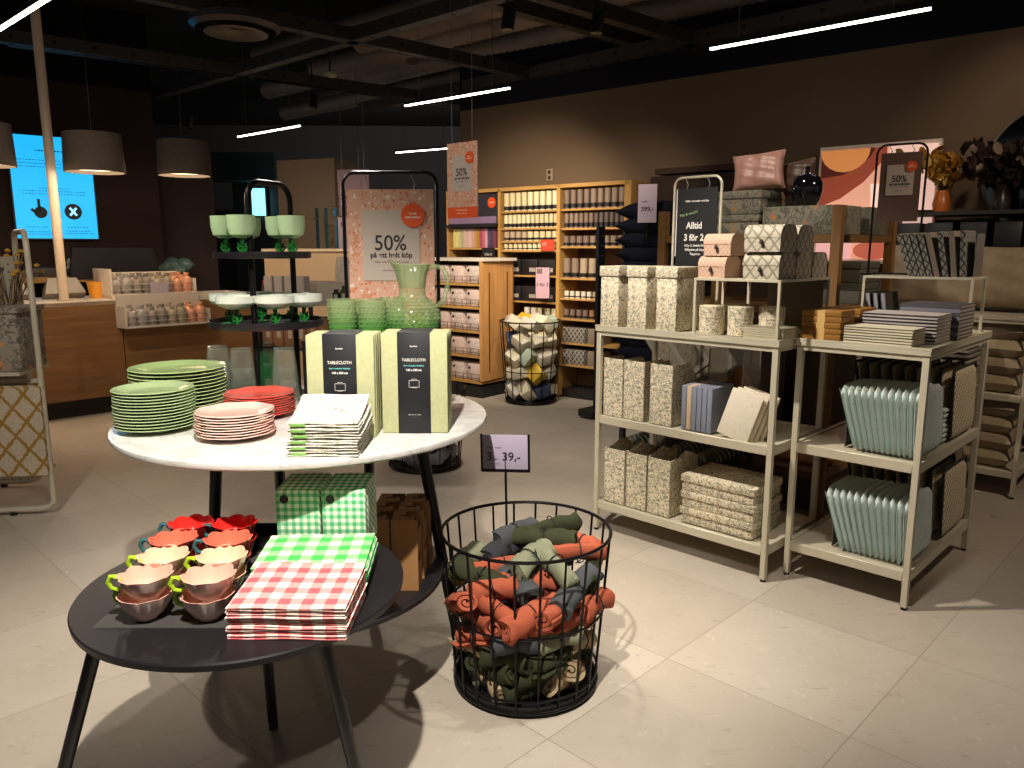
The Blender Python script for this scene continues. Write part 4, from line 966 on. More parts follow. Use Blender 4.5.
# chest boxes with tassel
def chest(lab, m, w_, d, h, tassel='3a2724', grp=None):
    t = thing('chest_box', lab, 'chest box'); A = Matrix(((0, 0, 1, 0), (1, 0, 0, 0), (0, 1, 0, 0), (0, 0, 0, 1)))
    hb = h*.52; MB().box((0, 0, hb/2), (w_-.004, d-.004, hb)).build('box_body', m, t)
    r = d*.30; pr = [(-d/2, hb), (-d/2, h-r)]+[(-d/2+r-r*cos(a*pi/12), h-r+r*sin(a*pi/12)) for a in range(1, 7)]+[(d/2-r+r*sin(a*pi/12), h-r+r*cos(a*pi/12)) for a in range(0, 7)]+[(d/2, hb)]
    MB().prism(pr, -w_/2, w_/2, A, True).build('domed_lid', m, t)
    MB().lathe([(0, 0), (.008, .004), (.009, .012), (.003, .024), (0, .025)], 8).build('tassel', mat(tassel, .7), t, (0, -d/2-.008, hb*.50)); MB().cyl((0, -d/2-.004, hb*.98), (0, -d/2-.008, hb*.70), .0015, n=5).build('tassel_cord', mat('d8c8a8', .7), t)
    t['group'] = grp; return t
PK = trellis('cfae96', 'b08a76', .022, .06); GT = trellis('bfb6a2', '8b8170', .052, .10)
g = None; zr = 1.10+.265
for (x, y, z, nm) in [(.05, .08, 0, 'lower front'), (.065, .095, .10, 'upper front'), (.08, .25, 0, 'lower rear'), (.09, .25, .10, 'upper rear')]:
    lab = f'small pink chest box with tassel on the left riser, {nm}'; L = un(UL, .56+x+.03, y, zr+z)
    if g is None: g = chest(lab, PK, .138, .14, .098, grp='pink chest boxes'); g.location = L; g.rotation_euler.z = YW
    else: dup(g, L, YW, lab)
g = None
for (x, y, z, nm) in [(.325, .085, 0, 'lower front'), (.325, .085, .118, 'upper front'), (.325, .255, 0, 'lower middle'), (.325, .255, .118, 'upper middle'), (.325, .43, 0, 'lower rear'), ]:
    lab = f'grey lattice-print chest box with tassel on the left riser, {nm}'; L = un(UL, .56+x-.005, y, zr+z)
    if g is None: g = chest(lab, GT, .168, .16, .116, grp='grey lattice-print chest boxes'); g.location = L; g.rotation_euler.z = YW
    else: dup(g, L, YW, lab)
# right unit top: orange boxes, magazines
ORB = mat('94641f', .55, 0, .08)
for i in range(5):
    t = thing('ochre_box', f'flat ochre box with cream band, {nth(i, 5)} of the front stack', 'box', un(UR, .088, .10, 1.106+i*.0255), YW+radians([0, 1, -1, .5, 0][i]), 'ochre boxes in the front stack')
    MB().box((0, 0, .012), (.172, .155, .0245), bev=.003).build('box_body', ORB, t); m = MB(); m.box((.0, 0, .012), (.034, .158, .0262)); m.build('paper_band', mat('cfa766', .6), t)
for i in range(5):
    t = thing('ochre_box', f'flat ochre box, {nth(i, 5)} of the rear stack', 'box', un(UR, .10, .30, 1.106+i*.0255), YW, 'ochre boxes in the rear stack')
    MB().box((0, 0, .012), (.172, .19, .0245), bev=.003).build('box_body', ORB, t); MB().box((0, 0, .012), (.034, .193, .0262)).build('paper_band', mat('b08640', .6), t)
def mag(lab, loc, w_, d, h, cov, grp, rz=0):
    t = thing('patterned_notebook', lab, 'notebook', loc, YW+rz, grp)
    MB().box((0, 0, h/2), (w_, d, h*.55)).build('pages', mat('a79a86', .8), t)
    MB().box((0, 0, h*.88), (w_+.003, d+.003, h*.2), bev=.001, seg=1).box((0, 0, h*.12), (w_+.003, d+.003, h*.2), bev=.001, seg=1).box((0, -d/2-.001, h/2), (w_+.002, .002, h)).build('cover', cov, t); return t
CV1 = lines('d8ceb0', '5f574a', .0115, .42, 2); CV2 = lines('b9b0aa', '26242b', .0145, .5, 2); CV3 = lines('8d867e', '3d3a40', .012, .5, 2)
for i in range(6): mag(f'cream and brown print notebook lying, {nth(i, 6)} of the low front stack', un(UR, .325, .105, 1.106+i*.0115), .27, .16, .011, CV1, 'notebooks in the low front stack', radians((i % 3)-1))
for i in range(8): mag(f'dark dotted print notebook lying, {nth(i, 8)} of the middle stack', un(UR, .345, .31, 1.106+i*.0145), .30, .20, .014, CV2, 'notebooks in the middle stack', radians((i % 2)*1.5-.5))
for i in range(9): mag(f'grey cover notebook lying, {nth(i, 9)} of the rear right stack', un(UR, .40, .55, 1.106+i*.0165), .24, .24, .016, mat('7b7682' if i % 2 else '4a464c', .6), 'notebooks in the rear right stack')
for i in range(3):
    t = thing('leaning_grey_book', f'dark grey hardcover leaning back under the riser, {nth(i, 3, "left", "right")}', 'book', un(UR, .10+i*.035, .60, 1.106), YW, 'leaning grey hardcovers')
    MB().box((0, .08, .09), (.018, .17, .18), bev=.003).build('pages', mat('8d8790', .7), t); MB().box((.010, .08, .092), (.003, .175, .184)).box((-.010, .08, .092), (.003, .175, .184)).build('cover', mat('3a3632', .6), t); t.rotation_euler = (0, radians(-9), YW)
# books on the right riser
WV = trellis('8d877c', '3a3836', .034, .13)
zz = 1.10+.265
for i in range(8):
    tilt = (20, 19, 18, 17, 16, 12, 8, 4)[i]; x = (.225, .252, .279, .308, .338, .375, .41, .445)[i]
    c = WV if i not in (4, 6) else mat('7d6e5e', .7)
    t = thing('wave_print_book', f'{"grey wave-print" if i not in (4, 6) else "plain taupe"} book leaning left, {nth(i, 8, "left", "right")} on the right riser', 'book', un(UR, x, .80, zz+.001), YW, 'leaning books on the right riser')
    MB().box((0, 0, .105), (.024, .17, .21), bev=.002).build('cover', c, t); MB().box((0, .004, .106), (.017, .17, .212)).build('pages', mat('a09682', .8), t); t.rotation_euler = (0, radians(-tilt), YW)
t = thing('bookend', 'grey metal bookend at the right end of the wave-print books', 'bookend', un(UR, .485, .80, zz), YW)
MB().box((0, 0, .10), (.004, .13, .2)).box((-.04, 0, .002), (.08, .13, .003)).build('bookend_plate', mat('6f6860', .5), t)
# seat pads -----------------------------------------------------------
def pad(lab, c, w_, h, th, grp, quilt=.075, edge=None, tie=False):
    """standing quilted pad, thin in x, deep in y, tall in z; slightly fat rounded edges"""
    t = thing('seat_pad', lab, 'seat pad', group=grp); nx, nz = 26, 20; m = MB(); vs = []
    for s_ in (-1, 1):
        for j in range(nz+1):
            for i in range(nx+1):
                y = w_*i/nx; z = h*j/nz; a = abs(2*i/nx-1); b = abs(2*j/nz-1)
                e = (max(0, 1-a**10)**.5)*(max(0, 1-b**10)**.5)
                q = .80+.20*abs(sin(pi*(y+z)/quilt))*abs(sin(pi*(y-z)/quilt)); rr = .03
                vs.append((s_*th/2*(e*q+.06), w_/2+(y-w_/2)*(1-.10*b**7), z*(1-.10*a**7*(z/h)) ))
    W_ = nx+1; N0 = W_*(nz+1); fs = []
    for j in range(nz):
        for i in range(nx):
            a = j*W_+i; fs.append((a, a+1, a+W_+1, a+W_)); fs.append((N0+a, N0+a+W_, N0+a+W_+1, N0+a+1))
    per = list(range(W_))+[j*W_+nx for j in range(1, nz+1)]+[nz*W_+i for i in range(nx-1, -1, -1)]+[j*W_ for j in range(nz-1, 0, -1)]
    for a, b in zip(per, per[1:]+per[:1]): fs.append((a, N0+a, N0+b, b))
    m.add(vs, fs, True); m.build('quilted_cushion', c, t)
    if edge: MB().tube([(0, .0, .01), (0, 0, h-.01), (0, .01, h), (0, w_-.01, h), (0, w_, h-.01), (0, w_, .01)], th*.26, 6).build('piping', edge, t)
    else: MB().tube([(0, -.002, .012), (0, -.003, h*.5), (0, -.002, h-.012)], .0022, 5).build('seam', mat('6f8f84', .9), t)
    return t
MINT = fabric('ccd6d0', 50, .4)
for z, x0, x1, tl, nm in ((.635, .262, .502, 17, 'middle shelf'), (.168, .240, .500, 19, 'bottom shelf')):
    g = None
    for i in range(12):
        x = x0+(x1-x0)*i/11; a = tl*(1-i/11*.82); lab = f'mint quilted seat pad, {nth(i, 12, "left", "right")} in the {nm} row'; L = un(UR, x, .045, z+.003)
        if g is None: g = pad(lab, MINT, .36, .285, .0245, f'mint seat pads on the {nm}'); g.location = L; g.rotation_euler = (0, radians(-a), YW)
        else: dup(g, L, (0, radians(-a), YW), lab, f'mint seat pads on the {nm}')
    t = thing('pad_bookend', f'grey bookend holding the mint pads on the {nm}', 'bookend', un(UR, x0-.055, .06, z), YW)
    MB().box((-.0, .12, .075), (.003, .2, .15)).build('bookend_plate', mat('55504a', .5), t); 
CANE = trellis('e0d2b2', '8a7c62', .024, .12)
for z, nm in ((.635, 'middle shelf'), (.168, 'bottom shelf')):
    g = None
    for i in range(9):
        x = .13+.385*i/8; lab = f'cane-print seat pad with black piping, {nth(i, 9, "left", "right")} behind the mint pads, {nm}'; L = un(UR, x, .50, z+.012)
        a = 10-i
        if g is None: g = pad(lab, CANE, .36, .315, .026, f'cane-print seat pads on the {nm}', edge=mat('17171a', .8)); g.location = L; g.rotation_euler = (0, radians(-a), YW)
        else: dup(g, L, (0, radians(-a), YW), lab, f'cane-print seat pads on the {nm}')
# folded mint cloths between, middle shelf
for i in range(7):
    o = towel('mint_cloth', .12, .06, .022, MINT, f'folded mint cloth beside the cane pads, {nth(i, 7)} of a small stack', 'cloth', 1, i); o.location = un(UR, .44, .425, .636+i*.0225); o.rotation_euler.z = YW; o['group'] = 'folded mint cloths'

# Alltid 3 för 2 sign
def dark_face(p, top, ph, pw):
    y = -.003; wt = mat('dcd6cc', .6, 0, 0); gr = mat('8fae7c', .6, 0, 0)
    text('Alltid', .048, wt, p, (-.012, y, top-ph*.47), sx=.9, bold=.0012); text('3 för 2', .048, wt, p, (-.012, y, top-ph*.61), sx=.9, bold=.0012)
    text('Gäller servetter och ljus', .014, wt, p, (0, y, top-ph*.16), bold=.0003)
    text('Mix & match!', .020, gr, p, (-.045, y, top-ph*.31), rot=(pi/2, radians(-12), 0))
    for k, s_ in enumerate(['Köp 3, betala för 2', 'Billigaste på köpet', 'Papp/vax']): text(s_, .017, wt, p, (0, y, top-ph*(.68+.05*k)), bold=.0003)
    m = MB(); m.box((0, y, top-ph*.975), (pw*.8, .001, .0015)); m.build('line', wt, p)
t, p = sign_frame('offer_sign', 'black hanging board reading Alltid 3 för 2 in a cream tube frame', un(UL, .285, .46, 1.106), YW, .275, .755, (.235, .44, .70), mat('191719', .5, 0, .03), CREAM)
dark_face(p, .70, .44, .235)
MB().box((-.118, .012, .52), (.03, .004, .34)).box((-.08, .012, .695), (.10, .004, .012)).build('white_backing_card', mat('cfc4cc', .6), t)
t, p = sign_frame('sale_sign', 'small dark 50% sale sign in a black tube frame behind the right riser', un(UR, .085, .875, zz), YW+radians(12), .225, .64, (.185, .335, .60), mat('5d4338', .6), BLKM, .0055)
sale_face(p, .185, .60, .335, 1)
# hanging sign
hp = py(462, 141, 5.0)
t = thing('hanging_sale_sign', 'pink terrazzo 50% sign hanging from the ceiling on two wires', 'sign', (hp.x, hp.y, 1.686), radians(-42))
p = MB().box((0, 0, .2315), (.27, .006, .463)).build('poster', TZ, t); p2 = p
sale_face(p, .27, .463, .463, 1); MB().box((0, -.004, .034), (.268, .003, .068)).build('orange_footer', ORG, p)
text('Erbjudandet gäller', .014, mat('f3c9b0', .6, 0, 0), p, (.0, -.006, .046)); text('hela sortimentet', .014, mat('f3c9b0', .6, 0, 0), p, (.0, -.006, .026))
for x in (-.09, .09): MB().cyl((x, 0, .46), (x, 0, 2.42), .0016, n=5).build('wire', mat('77736e', .4), t)

# ================================================================ WOODEN RACK behind the units
RK = Vector((.94, 4.86, 0)); RKW, RKD = 1.07, .80
t = thing('wooden_rack', 'wooden ladder rack with square posts behind the cream shelf units', 'rack', RK, YW)
WD = wood('8a6438', 2)
for x in (0, RKW):
    for y in (0, RKD): MB().box((x, y, .86), (.05, .05, 1.72)).build('post', WD, t)
MB().box((.38, 0, .70), (.045, .045, 1.38)).build('post', WD, t)
for z in (1.57, 1.18, .27):
    m = MB(); m.box((RKW/2, 0, z-.02), (RKW-.05, .03, .04)).box((RKW/2, RKD, z-.02), (RKW-.05, .03, .04)).box((0, RKD/2, z-.02), (.03, RKD-.05, .04)).box((RKW, RKD/2, z-.02), (.03, RKD-.05, .04)); m.box((RKW/2, RKD/2, z-.006), (RKW-.06, RKD-.03, .012)); m.build('shelf_board', wood('7d5a34', 0), t)
FG = floral('7f7b6c', 'c0702c', '55534a', 9); FG2 = mat('6e6958', .8)
def rb(name, lab, cat, x, y, z, w_, d, h, m, lid=0, grp=None, rz=0):
    t = thing(name, lab, cat, un(RK, x, y, z), YW+rz, grp)
    MB().box((0, 0, (h-lid)/2), (w_-.01*(lid > 0), d-.01*(lid > 0), h-lid), bev=.008).build('box_body', m, t)
    if lid: MB().box((0, 0, h-lid/2), (w_, d, lid), bev=.006).build('lid', m, t)
    return t
rb('storage_box', 'grey flower-print lidded box, lower of the pair behind the Alltid sign', 'storage box', .40, .22, 1.57, .40, .34, .118, FG, .04, 'grey flower-print boxes in the pair')
rb('storage_box', 'grey flower-print lidded box, upper of the pair behind the Alltid sign', 'storage box', .405, .22, 1.689, .40, .34, .135, FG, .045, 'grey flower-print boxes in the pair')
rb('storage_box', 'long grey box with orange flower print on the wooden rack, right of the pair', 'storage box', .84, .20, 1.57, .43, .32, .156, FG)
rb('storage_box', 'grey flower-print box at the right end of the wooden rack', 'storage box', .93, .58, 1.57, .30, .30, .156, FG2 if 0 else floral('6c6758', '7c6850', '4c4a40', 13))
rb('green_box', 'olive grey flat box, lower one under the rack shelf', 'box', .93, .55, 1.18, .26, .3, .12, mat('5a574a', .8), .04)
rb('green_box', 'olive grey flat box with striped band, upper one under the rack shelf', 'box', .93, .55, 1.301, .26, .3, .12, mat('5e5a4c', .8), .04)
rb('ochre_crate', 'large low ochre and brown wooden crate on the rack bottom', 'crate', .68, .42, .27, .72, .62, .001+.02, wood('a06a2a', 0), 0)
rb('low_case', 'dark brown low drawer case under the ochre crate', 'box', .68, .42, .0, .70, .60, .225, mat('3b241b', .6), 0)
# leaning display boards seen between the units
for i in range(2):
    t = thing('leaning_picture', f'grey-cream wooden frame leaning diagonally behind the left unit, {"left" if i==0 else "right"} one', 'picture frame', un(RK, .30+i*.16, -.09, .74), YW)
    m = MB(); 
    for a in (-.14, .14): m.box((a, 0, .27), (.03, .02, .54))
    for b in (.015, .525): m.box((0, 0, b), (.25, .02, .03))
    m.build('frame_border', mat('7a7264', .6), t); MB().box((0, .004, .27), (.26, .006, .5)).build('frame_picture', floral('7c7260', '6b5a3c', '5a5343', 18), t); t.rotation_euler = (0, radians(-38), YW)
t = thing('low_table', 'dark two-level table behind the left unit carrying glass case and rolled textiles', 'table', un(RK, .42, -.26, 0), YW)
MB().box((.0, 0, .695), (.88, .28, .03)).build('tabletop', mat('5b564e', .5), t); MB().box((0, 0, .30), (.84, .26, .03)).build('lower_shelf', mat('3a2f26', .6), t)
for x in (-.42, .42):
    for y in (-.12, .12): MB().box((x, y, .34), (.03, .03, .68)).build('leg', BLACK, t)
t = thing('glass_case', 'clear glass display case with brown ornaments behind the left unit', 'display case', un(RK, .66, -.26, .711), YW)
m = MB(); gm = glass('9a9488', .05, .06)
for a, b in (((-.1, 0), (.002, .2)), ((.1, 0), (.002, .2)), ((0, -.1), (.2, .002)), ((0, .1), (.2, .002))): m.box((a[0], a[1], .12), (b[0], b[1], .24))
m.box((0, 0, .241), (.204, .204, .002)); m.build('glass_panes', gm, t)
for a in (-.1, .1):
    for b in (-.1, .1): MB().box((a, b, .12), (.006, .006, .24)).build('case_edge', mat('9b9384', .4), t)
lump('amber_ornament', 'brown and amber ornament inside the glass case', 'ornament', un(RK, .66, -.26, .713), (.15, .15, .16), '7a4a1e', 6, 9)
# rolled dark textiles on low rack, seen above the flat boxes
random.seed(3)
for i in range(8):
    c = ['3a3835', '2b3233', '8f8676', '3d3a38', '6a6254', '24302f', '857b68', '3a3733'][i]
    o = MB().cyl((-.14, 0, 0), (.14, 0, 0), .035, n=18); o = o.build('rolled_textile', lines(c, 'b8ae9a' if i % 3 else '6a6458', .03, .18, 0)); tag(o, f'{["charcoal","dark teal","beige","brown-black","taupe","deep green","sand","dark grey"][i]} striped rolled textile lying behind the flat boxes', 'rolled textile', 'rolled striped textiles')
    o.location = un(RK, .10+i*.085, -.26, .362+.012*(i % 3)); o.rotation_euler = (0, radians(-12), YW+radians(65))

# pillows, vase
def pillow(lab, m, w_, h, th, loc, rot, grp=None, name='cushion', seam=None):
    mb = MB(); n = 22; vs = []
    for s_ in (-1, 1):
        for j in range(n+1):
            for i in range(n+1):
                u, v = 2*i/n-1, 2*j/n-1
                x = u*(1-.10*(1-v*v)*(u*u)); z = v*(1-.10*(1-u*u)*(v*v)); f = max(0, (1-u**4)*(1-v**4))**.55
                wr = 1+.10*sin(u*7+v*5)*cos(v*6-u*3)
                vs.append((x*w_/2, s_*th/2*f*wr, z*h/2+h/2))
    W_ = n+1; N0 = W_*W_; fs = []
    for j in range(n):
        for i in range(n):
            a = j*W_+i; fs.append((a, a+1, a+W_+1, a+W_)); fs.append((N0+a, N0+a+W_, N0+a+W_+1, N0+a+1))
    mb.add(vs, fs, True); o = mb.build(name, m); tag(o, lab, 'cushion', grp); o.location = loc; o.rotation_euler = rot; return o
SAT = NT('satin', .42, 0, .5); SAT.col(SAT.mix(SAT.noise(14, 4), lin('8a6054'), lin('bf9486'))); SAT.bump(SAT.noise(18, 3), .5, .01)
pillow('dusty pink satin cushion on the upper flower-print box', SAT.m, .31, .235, .12, un(RK, .51, .20, 1.826), (radians(-14), radians(-5), YW+radians(14)))
SATB = mat('4a3325', .45, 0, .2, 12)
pillow('dark brown satin cushion behind the pink one', SATB, .28, .21, .11, un(RK, .65, .36, 1.80), (radians(-10), radians(-8), YW))
t = thing('black_vase', 'glossy black round vase with narrow neck on the long flower-print box', 'vase', un(RK, .80, .20, 1.728)); t.scale = (.88, .88, .88)
MB().lathe([(0, 0), (.06, 0), (.085, .04), (.098, .10), (.096, .15), (.075, .185), (.03, .205), (.017, .215), (.016, .24), (.021, .25), (.015, .25), (.012, .215), (0, .2)], 48).build('vase_body', mat('0b0b10', .08, 0, 0, spec=.7), t)
# wall art
A_ = wp(4.46, .12); t = thing('bright_wall_picture', 'large bright picture with orange and pink shapes on the brown wall', 'picture', (A_.x, A_.y, 1.38), WY)
pw, ph = .86, .90
MB().box((0, 0, ph/2), (pw, .06, ph)).build('frame', mat('eadfcf', .5), t)
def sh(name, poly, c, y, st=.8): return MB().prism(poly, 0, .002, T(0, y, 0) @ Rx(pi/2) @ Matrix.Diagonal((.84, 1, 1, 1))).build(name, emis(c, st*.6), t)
sh('pink_field', [(-.49, .03), (.49, .03), (.49, .87), (-.49, .87)], 'e9a88c', -.031, .55)
sh('red_band', [(-.49, .44), (-.30, .50), (-.1, .62), (.08, .80), (.08, .87), (-.49, .87)], 'a54b33', -.034, .35)
sh('dark_band', [(-.49, .66), (-.28, .68), (-.06, .80), (-.02, .87), (-.49, .87)], '5c2018', -.036, .3)
sh('orange_disc', [(-.49, .87), (-.08, .87)]+[(-.28+.22*cos(a*pi/10), .87+.17*sin(a*pi/10)) for a in range(0, -11, -1)], 'd98a4c', -.038, .5)
sh('cream_arch', [(-.49, .03), (-.49, .34)]+[(-.33+.16*cos(pi-a*pi/8), .34+.12*sin(pi-a*pi/8)) for a in range(9)]+[(-.17, .03)], 'dba4a0', -.036, .7)
sh('pale_panel', [(.10, .03), (.49, .03), (.49, .87), (.10, .87)], 'efc4b4', -.036, .6)
sh('pale_block', [(-.0, .25), (.06, .25), (.06, .60), (-.04, .60)], 'f4d2bd', -.038, .7)
sh('lower_dot', [(.02+.17*cos(a*pi/12), .10+.07*sin(a*pi/12)) for a in range(24)], 'c9644c', -.040, .5)
# round mirror
A_ = wp(5.62, .06); t = thing('round_mirror', 'large round wall mirror at the right edge', 'mirror', (A_.x, A_.y, 2.02), WY)
MB().cyl((0, -.012, 0), (0, .012, 0), .46, n=64).build('mirror_glass', mat('5c6064', .06, 1, 0), t)
MB().tube([(.465*cos(a*pi/32), 0, .465*sin(a*pi/32)) for a in range(64)], .01, 8, True).build('mirror_rim', mat('8a8274', .3, .5), t)

# dark shelving with black boxes behind the right unit
DK = lambda x, off, z=0: wp(4.66+x, off, z)
t = thing('dark_shelf', 'black shelving unit against the wall behind the beige pillows', 'shelf unit', DK(0, .5), WY)
for x in (0, .85, 1.72): MB().box((x, .2, .87), (.03, .4, 1.74)).build('side_panel', mat('1d1b1c', .6), t)
for z in (.3, .75, 1.18, 1.46, 1.735):
    MB().box((.425, .2, z), (.82, .4, .025)).build('shelf_board', mat('24211f', .6), t); MB().box((1.285, .2, z), (.84, .4, .025)).build('shelf_board', mat('24211f', .6), t)
for z in (1.193, 1.473):
    for i in range(8):
        o = thing('black_box', f'matte black box, {nth(i, 8, "left", "right")} of the {"lower" if z < 1.3 else "upper"} row on the dark shelving', 'box', DK(.12+i*.205, .33, z), WY, 'black boxes on the dark shelving'); MB().box((0, 0, .10), (.16, .26, .20), bev=.004).build('box_body', mat('191719', .5), o)
        if i in (5, 7) and z > 1.3: MB().box((0, -.132, .11), (.10, .002, .12)).build('white_label', mat('d2c6ce', .6), o)
t = thing('small_tray', 'small golden tray on the dark shelving top', 'tray', DK(.14, .22, 1.748)); MB().lathe([(0, 0), (.10, 0), (.14, .02), (.135, .02), (.098, .004), (0, .004)], 32).build('tray_body', mat('a8802c', .3, .7), t)
# foliage
def branchy(name, lab, loc, hgt, spread, nb, nl, cl, cs, seed, lean=(0, 0), ls=.03, vase='2a211b'):
    rnd = random.Random(seed); t = thing(name, lab, 'leaf arrangement', loc); sm = MB(); lm = MB(); l2 = MB()
    for b in range(nb):
        a = rnd.uniform(0, 2*pi); sp = rnd.uniform(.2, 1)*spread; e = Vector((lean[0]+sp*cos(a), lean[1]+sp*sin(a)*.7, hgt*rnd.uniform(.6, 1))); base = Vector((0, 0, .12)); mid = base.lerp(e, .5)+Vector((0, 0, .05))
        pts = [base, base.lerp(mid, .5)+Vector((0, 0, .02)), mid, mid.lerp(e, .5)+Vector((0, 0, .015)), e]; sm.tube(pts, [.004, .0035, .003, .002, .0015], 5)
        for q in range(nl):
            f = .35+.65*q/nl; k_ = f*4; i0 = min(3, int(k_)); p = pts[i0].lerp(pts[i0+1], k_-i0)+Vector((rnd.uniform(-1, 1), rnd.uniform(-1, 1), rnd.uniform(-1, 1)))*ls
            M = T(*p) @ Euler((rnd.uniform(0, 6), rnd.uniform(0, 6), rnd.uniform(0, 6))).to_matrix().to_4x4(); s_ = ls*rnd.uniform(.7, 1.3)
            pl_ = [(-1, 0, 0), (-.6, .5, .08), (.1, .68, .12), (.75, .4, .06), (1.05, 0, 0), (.75, -.4, .06), (.1, -.68, .12), (-.6, -.5, .08)]
            (lm if rnd.random() < .7 else l2).add([(x*s_, y*s_*.9, z*s_) for x, y, z in pl_]+[(0, 0, -.04*s_)], [(i, (i+1) % 8, 8) for i in range(8)], True, M)
    sm.build('branches', mat('3a2a1c', .8), t); lm.build('leaves', mat(cl, .85, spec=.2), t)['kind'] = 'stuff'; l2.build('lighter_leaves', mat(cs, .5), t)['kind'] = 'stuff'
    MB().lathe([(0, 0), (.05, 0), (.06, .06), (.045, .13), (.035, .15), (.03, .15), (.04, .12), (.05, .06), (0, .01)], 28).build('vase', mat(vase, .3), t); return t
branchy('golden_leaf_bouquet', 'golden yellow leaf bouquet in a vase left of the dark leaves', DK(.30, .34, 1.748), .42, .20, 30, 15, 'a8741f', 'd0a950', 4, (-.02, 0), .034, 'b8601c')
branchy('dark_leaf_bouquet', 'large dark brown leaf bouquet in a vase at right', DK(.66, .34, 1.748), .44, .44, 36, 18, '2a1d17', '7a6650', 5, (.05, -.05), .040)
branchy('pale_leaf_bouquet', 'small pale yellow leaf bouquet left of the small sale sign', DK(-.0, .34, 1.748), .44, .09, 8, 10, '8f7a3c', 'b49c5a', 6, (-.03, 0), .030, '4a3a2a')

# big cushions on the right-edge unit
BG = fabric('a08e76', 30, .4); BG2 = fabric('a89878', 30, .4)
for i, x in enumerate((.33, .74)): pillow(f'large beige standing cushion on top of the right-edge unit, {"left" if i == 0 else "right"} one', BG, .56, .42, .20, un(UM, x, .26+.06*i, 1.11), (radians(-10), 0, YW), 'large beige standing cushions')
for z, n_, nm, grp in ((.635, 4, 'middle', 'beige pillows stacked on the middle shelf'), (.168, 4, 'bottom', 'beige pillows stacked on the bottom shelf')):
    for c, x in (('left', .26), ('right', .72)):
        for i in range(n_):
            o = pillow(f'beige pillow lying flat, {nth(i, n_)} of the {c} pile on the {nm} shelf', BG if i % 2 else BG2, .44, .48, .15, (0, 0, 0), (0, 0, 0), grp)
            o.rotation_euler = (radians(-90), 0, YW+radians(random.uniform(-3, 3))); o.location = un(UM, x, .02, z+.055+i*.105)
# folded light textiles on small rack further back
t = thing('linen_rack', 'low cream rack with folded linens seen between the two front units', 'rack', un(UR, .09, 1.55, 0), YW)
for z in (.45, .80): MB().box((0, .2, z), (.46, .4, .02)).build('shelf_board', mat('8c8270', .6), t)
for x in (-.22, .22):
    for y in (.01, .39): MB().box((x, y, .42), (.02, .02, .84)).build('post', mat('8c8270', .6), t)
for k, (z, n_) in enumerate(((.46, 4), (.81, 3))):
    for c in range(2):
        for i in range(n_):
            o = towel('folded_linen', .20, .3, .06, fabric(['9a9084', 'a59a86', '8a8078'][(i+c) % 3], 40, .4), f'folded grey-beige linen, {nth(i, n_)} of the {"left" if c == 0 else "right"} pile on the {"lower" if k == 0 else "upper"} rack shelf', 'linen', 2, i); o.location = un(UR, -.02+c*.22, 1.59, z+i*.062); o.rotation_euler.z = YW; o['group'] = 'folded linens on the cream rack'

# ================================================================ NAVY RACK
NV = fabric('10121d', 30, .5); NX = Vector((.74, 6.75, 0))
NR = lambda x, y, z=0: Vector((NX.x+x*cos(YW)-y*sin(YW), NX.y+x*sin(YW)+y*cos(YW), z))
t = thing('navy_rack', 'tall black perforated rack with foot plates holding navy cushions', 'rack', NX, YW)
def perfb():
    n = NT('black_perforated', .45, .3); x, y, z = n.xyz()
    f = n.m_('LESS_THAN', n.m_('ABSOLUTE', n.m_('SUBTRACT', n.m_('FRACT', n.m_('DIVIDE', n.m_('ADD', z, 10.), .085)), .5)), .05)
    g = n.m_('LESS_THAN', n.m_('ABSOLUTE', n.m_('SUBTRACT', y, .05)), .012)
    n.col(n.mix(n.m_('MULTIPLY', f, g), lin('17171c'), lin('6b6a70'))); return n.m
MB().box((0, .04, .85), (.03, .09, 1.66)).build('upright_panel', perfb(), t); MB().box((0, .42, .85), (.03, .09, 1.66)).build('upright_panel', perfb(), t)
MB().box((.92, .04, .85), (.03, .06, 1.66)).build('upright_panel', perfb(), t); MB().box((.92, .42, .85), (.03, .06, 1.66)).build('upright_panel', perfb(), t)
MB().box((-.02, .20, .05), (.16, .62, .06)).build('foot_plate', mat('16161a', .5), t); MB().box((.92, .20, .05), (.12, .62, .06)).build('foot_plate', mat('16161a', .5), t)
for z in (.30, .78, 1.14): MB().box((.46, .23, z), (.89, .44, .02)).build('shelf_board', mat('1a1b22', .6), t)
for z, n_, nm in ((1.15, 6, 'top'), (.79, 3, 'middle'), (.31, 4, 'bottom')):
    for i in range(n_):
        o = pillow(f'navy cushion lying flat, {nth(i, n_)} on the {nm} navy rack shelf', NV, .72, .42, .16, (0, 0, 0), (0, 0, 0), f'navy cushions on the {nm} shelf')
        o.rotation_euler = (radians(-90), 0, YW); o.location = NR(.50, .04, z+.06+i*.118)
t = thing('price_banner', 'lilac vertical price card reading 399,- above the navy cushions', 'price sign', NR(.54, -.06, 1.66), YW+radians(25)); MB().box((0, 0, .19), (.15, .005, .30)).build('price_card', mat('a898a4', .6, 0, .02), t)
text('399,-', .05, INKB, t, (.0, -.004, .13), bold=.0008); text('Kudde', .016, INKB, t, (-.02, -.004, .20)); MB().cyl((0, .006, -.12), (0, .006, .34), .005, n=8).build('rod', BLKM, t)
# brown cabinet against the wall
A_ = wp(3.28, .20); t = thing('brown_cabinet', 'dark brown cabinet against the wall right of the candle shelves', 'cabinet', (A_.x, A_.y, 0), WY)
MB().box((0, 0, 1.06), (1.3, .3, 2.12)).build('cabinet_body', wood('2e1c12', 2), t)
for x in (-.32, .32): MB().box((x, -.155, 1.06), (.62, .012, 2.0)).build('door', wood('332014', 2), t)
MB().box((-.1, -.0, 2.16), (1.0, .34, .05)).build('top_board', wood('3a2416', 0), t)

